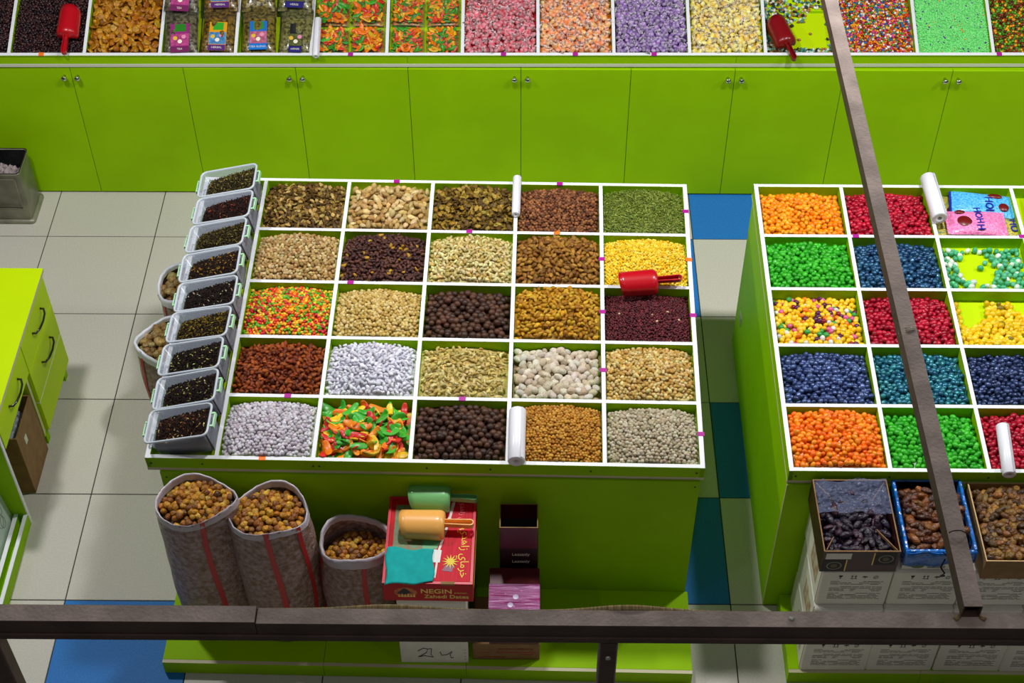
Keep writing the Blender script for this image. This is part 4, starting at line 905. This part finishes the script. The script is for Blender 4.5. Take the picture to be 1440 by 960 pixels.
# ---- herb packets on the far tray
HBM = [mat('herb_bag_%d' % k, a, .3, noise=1, nscale=62, rgb2=b, coat=.5, bump=.5, bscale=50) for k, (a, b) in enumerate((((38, 34, 24), (128, 122, 92)), ((34, 26, 12), (150, 116, 40)), ((40, 34, 14), (150, 130, 54)), ((56, 54, 22), (150, 146, 84))))]
GLINT = film('clear_bag_film', (70, 72, 78), .84, .04, .8, 40)
LBL = [((150, 40, 120), (40, 130, 30), (210, 80, 150), (120, 30, 90)), ((230, 160, 20), (50, 170, 40), (90, 160, 220), (90, 40, 120)), ((30, 110, 200), (50, 140, 40), (220, 120, 150), (20, 120, 210)), ((30, 30, 34), (40, 44, 40), (110, 116, 60), (40, 34, 120))]
LN = ['purple and pink', 'yellow and blue', 'blue and pink', 'small black and violet']
def herb(k, M, label, lw=.10, lh=.17, ly=-.03):
    t = empty('herb_packet', M, label, 'packet', 'dried herb packets')
    pillow(.182, .285, .034, nz=.006, seed=k).obj('herb_filling', HBM[k % 4], t)
    c = LBL[k % 4]; z = .0335
    top, logo, pic, foot = (mat('label_%d_%d' % (k % 4, q), x, .35, noise=.5 if q == 2 else 0, nscale=70) for q, x in enumerate(c))
    lab = part('label', top, t, -lw/2, lw/2, ly-lh/2, ly+lh/2, z, z+.002)
    lab['label'] = LN[k % 4]+' paper label'
    part('logo_print', logo, lab, -lw*.28, lw*.30, ly+lh*.22, ly+lh*.48, z+.002, z+.0028)
    part('picture_print', pic, lab, -lw*.48, lw*.48, ly-lh*.28, ly+lh*.14, z+.002, z+.0026)
    part('foot_print', foot, lab, -lw*.49, lw*.49, ly-lh*.5, ly-lh*.30, z+.002, z+.0026)
    text('lettering', ('TEA', 'HERBAL', 'TEA BLEND', 'HERBS')[k % 4], .016, CARTON, lab, T(0, ly-lh*.40, z+.0032))
    for q, (x, y) in enumerate(((-.025, .02), (.02, .035), (.0, -.02))):
        MB().lathe([(0, .001), (.012, 0)], 10).obj('picture_print', mat('label_dot_%d' % q, ((230, 190, 60), (236, 150, 180), (250, 240, 220))[q], .4), lab, T(x, ly-lh*.07+y*.5, z+.0028))
    def fz(u, v):
        q = math.sin(31*u*(1+.1*k)+13*v)*math.sin(17*v+9*u); return (-.096+.192*u+.003*q, .05+.10*v, .030+.010*q*math.sin(PI*v)*.6+.012*math.sin(PI*u)*math.sin(PI*v))
    MB().grid(fz, 24, 14, smooth=False).obj('clear_top', GLINT, t)
hl = ['dried herb packet with purple and pink label, beside the apricots', 'dried herb packet with yellow and blue label, second from the apricots', 'dried herb packet with blue and pink label, third from the apricots', 'pale green herb packet with small black label, next to the slim roll']
for k in range(4): herb(k, MB_ @ T(.905+.203*k+(.006 if k > 1 else -.004), .152, -.016) @ RZ((.05, -.02, .03, -.02)[k]) @ RX(.05), hl[k], lw=(.10, .093, .093, .068)[k], ly=(-.06, -.05, -.045, -.06)[k])
for k in range(4): herb(k+4, MB_ @ T(.902+.203*k, .395, .030) @ RZ((-.06, .04, .02, -.05)[k]) @ RX(.12), 'rear herb packet lying behind the one with %s label' % LN[k], ly=(-.07, -.05, .02, -.05)[k])
# ---- bags of jelly slices on the far tray
JC = g((250, 140, 20), (60, 160, 40), (240, 190, 40), (220, 60, 40), (250, 120, 20), (70, 150, 40))
for b_ in range(2):
    for q in range(4):
        i, j = q % 2, q//2
        M = MB_ @ T((4+b_)*BA+.105+.190*i, .098+.183*j, -.044+.004*j) @ RZ(.03*math.sin(q*2+b_))
        t = empty('jelly_bag', M, 'clear bag of bright jelly slices, %s %s, %s jelly bin' % (('near', 'far')[j], ('side beside the herbs', 'side away from the herbs')[i], ('first', 'second')[b_]), 'bag', 'clear bags of jelly slices')
        pillow(.185, .178, .044, nz=.004, seed=q).obj('bag_film', film('jelly_bag_film', (120, 124, 120), .86, .05, .6, 45), t)
        before = set(bpy.data.objects)
        ex = (-.082, .082, -.078, .078)
        o = heap('jelly_slices', None, None, Matrix(), ex, lambda x, y: .026*(1-(x/.1)**4)*(1-(y/.1)**4)+.001, 'slice', .046 if b_ == 0 else .036, JC, JELLY[0], pack=.40, tilt=.25, sq=.4)
        o.parent = t
# ---- desk at the aisle
dk = empty('desk', T(-.6, .9, 0), 'bright lime desk with drawers and bow handles beside the aisle', 'desk')
D = lambda n, m, *q, **k: part(n, m, dk, q[0]+.6, q[1]+.6, q[2]-.9, q[3]-.9, q[4], q[5], **k)
D('desk_top', [BEIGE, LIME], -1.3, -.236, .445, 1.385, .718, .738, top=1)
D('carcass', LIME, -1.2, -.264, .905, 1.372, .10, .716)
D('carcass', LIME, -1.2, -.264, .464, .90, .53, .716)
hb = MB().tube([(.0, -.082, 0), (.018, -.080, 0), (.030, -.05, .0), (.034, 0, 0), (.030, .05, 0), (.018, .080, 0), (0, .082, 0)], .0055, 8).mesh('handle', mat('dark_chrome', (84, 84, 84), .2, .9))
for nm, y0, y1, z0, z1, hz in (('drawer', .912, 1.37, .518, .712, .62), ('drawer', .912, 1.37, .306, .514, .42), ('lower_panel', .912, 1.37, .104, .297, None), ('drawer', .447, .905, .525, .712, .63)):
    d = D(nm, LIME, -.2625, -.2445, y0, y1, z0, z1, ch=.001)
    if hz:
        o = lnk(bpy.data.objects.new('handle', hb), d); o.matrix_local = T(-.2445+.6, (1.15 if y0 > .9 else .69)-.9, hz); o['label'] = 'dark bow handle'
D('edge_strip', WHITE, -.2625, -.246, .912, 1.37, .298, .305)
D('side_panel', LIME, -1.2, -.264, .885, .903, .08, .525)
D('edge_strip', BEIGE, -.2638, -.2625, .884, .9035, .10, .52)
for x, y in ((-.29, 1.34), (-.29, .93), (-1.15, 1.34), (-1.15, .93)): D('leg', GREEN, x-.02, x+.02, y-.02, y+.02, 0, .10)
D('side_panel', LIME, -1.2, -.264, .447, .462, 0, .528)
# ---- open brown carton under the desk, with plastic bags in it
t = empty('storage_carton', T(-.62, .605, 0), 'brown cardboard carton full of clear bags under the desk', 'carton')
for q in ((0, .355, 0, .006), (0, .355, .264, .27), (0, .006, .006, .264), (.349, .355, .006, .264)): part('carton_wall', KRAFT, t, *q, 0, .40)
part('carton_bottom', KRAFT, t, .006, .349, .006, .264, 0, .006)
part('paper_label', CARTON, t, .355, .3558, .075, .105, .27, .32)
def bagz(sx, sy, z, amp, sd):
    r = random.Random(sd); n = {}
    def f(u, v):
        q = n.setdefault((round(u*20), round(v*16)), r.uniform(-1, 1)); return (sx*u, sy*v, z+amp*q*.5+amp*1.6*math.sin(PI*u)*math.sin(PI*v))
    return f
BAGF = film('crumpled_bag', (206, 212, 220), .35, .15, .8, 40)
o = MB().grid(bagz(.335, .25, .30, .03, 3), 21, 17, smooth=False).obj('plastic_bag', BAGF, None, T(-.61, .613, 0)); tag(o, 'crumpled clear plastic bag filling the carton under the desk', 'bag')
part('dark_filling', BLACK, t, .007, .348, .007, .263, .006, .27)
# ---- low cabinet at the near end of the desk
lc = empty('low_cabinet', T(-.6, .1, 0), 'low green cabinet with a green end panel and pale sliding front by the desk', 'cabinet')
Q = lambda n, m, *q, **k: part(n, m, lc, q[0]+.6, q[1]+.6, q[2]-.1, q[3]-.1, q[4], q[5], **k)
Q('end_panel', GREEN, -1.0, -.252, .424, .440, 0, .66); Q('edge_strip', WHITE, -.252, -.247, .423, .441, 0, .66)
Q('base_board', [GREEN, WHITE], -.266, -.248, -.9, .4235, 0, .075, top=1)
Q('rail', [GREEN, WHITE], -.312, -.292, -.9, .4235, .0, .075, top=1)
Q('base_floor', GREEN, -.90, -.268, -.9, .4235, 0, .03)
fp = part('sliding_front', mat('pale_panel', (206, 222, 214), .35, noise=.1, nscale=6), lc, 0, .006, 0, 1.3, 0, .50, M=T(.6-.325, -.98, .031) @ RY(-.10))
rb = MB()
for (y, z, r_) in ((1.215, .10, .022), (1.235, .16, .018), (1.2, .13, .03)): rb.tube([(.0068, y+r_*math.cos(a), z+r_*1.5*math.sin(a)) for a in np.linspace(0, 2*PI, 19)[:-1]], .0012, 4, closed=True)
rb.obj('ring_print', mat('line_print', (120, 130, 110), .6), fp)
Q('rear_panel', GREEN, -1.0, -.982, -.9, .4235, 0, .66)
# ---- square tin with a bag, in front of the cabinets
tn = empty('metal_tin', T(-.818, 2.618, 0), 'open square metal tin with a crumpled bag inside, at the foot of the far cabinets', 'tin')
TINM = mat('dull_tin', (150, 148, 128), .38, .35, noise=.4, nscale=9, bump=.1, bscale=20)
m = MB(); loft(m, [ring(.128, .120, .022, 0), ring(.130, .122, .024, .004), ring(.130, .122, .024, .016), ring(.118, .110, .022, .024)], cap1=True); m.obj('foot', TINM, tn)
m = MB(); loft(m, [ring(.112, .106, .022, .0245), ring(.114, .108, .022, .03), ring(.114, .108, .022, .345), ring(.117, .111, .024, .348), ring(.117, .111, .024, .358), ring(.111, .105, .02, .358), ring(.109, .103, .02, .06)], cap0=True, cap1=True); m.obj('tin_body', TINM, tn)
m = MB(); loft(m, [ring(.1085, .1025, .02, .062), ring(.1085, .1025, .02, .345), ring(.1135, .1075, .022, .362), ring(.1175, .1115, .024, .360)], cap0=True); m.obj('black_liner', mat('black_bag', (16, 17, 20), .3, bump=.6, bscale=40), tn)
MB().tube([(-.10, -.111, .11), (-.06, -.113, .118), (0, -.114, .122), (.05, -.114, .12), (.085, -.113, .116)], .0025, 6).obj('dent_line', DARK, tn)
for a in (-.085, .085): part('pressed_panel', TINM, tn, a-.003, a+.003, -.1105, -.108, .05, .32)
part('pressed_panel', TINM, tn, -.085, .085, -.1105, -.108, .317, .323)
o = MB().grid(bagz(.185, .165, .225, .05, 8), 21, 17, smooth=False).obj('plastic_bag', film('tin_bag', (206, 190, 190), .2, .15, .8, 40), None, T(-.925, 2.545, 0)); tag(o, 'crumpled whitish plastic bag inside the square tin', 'bag')
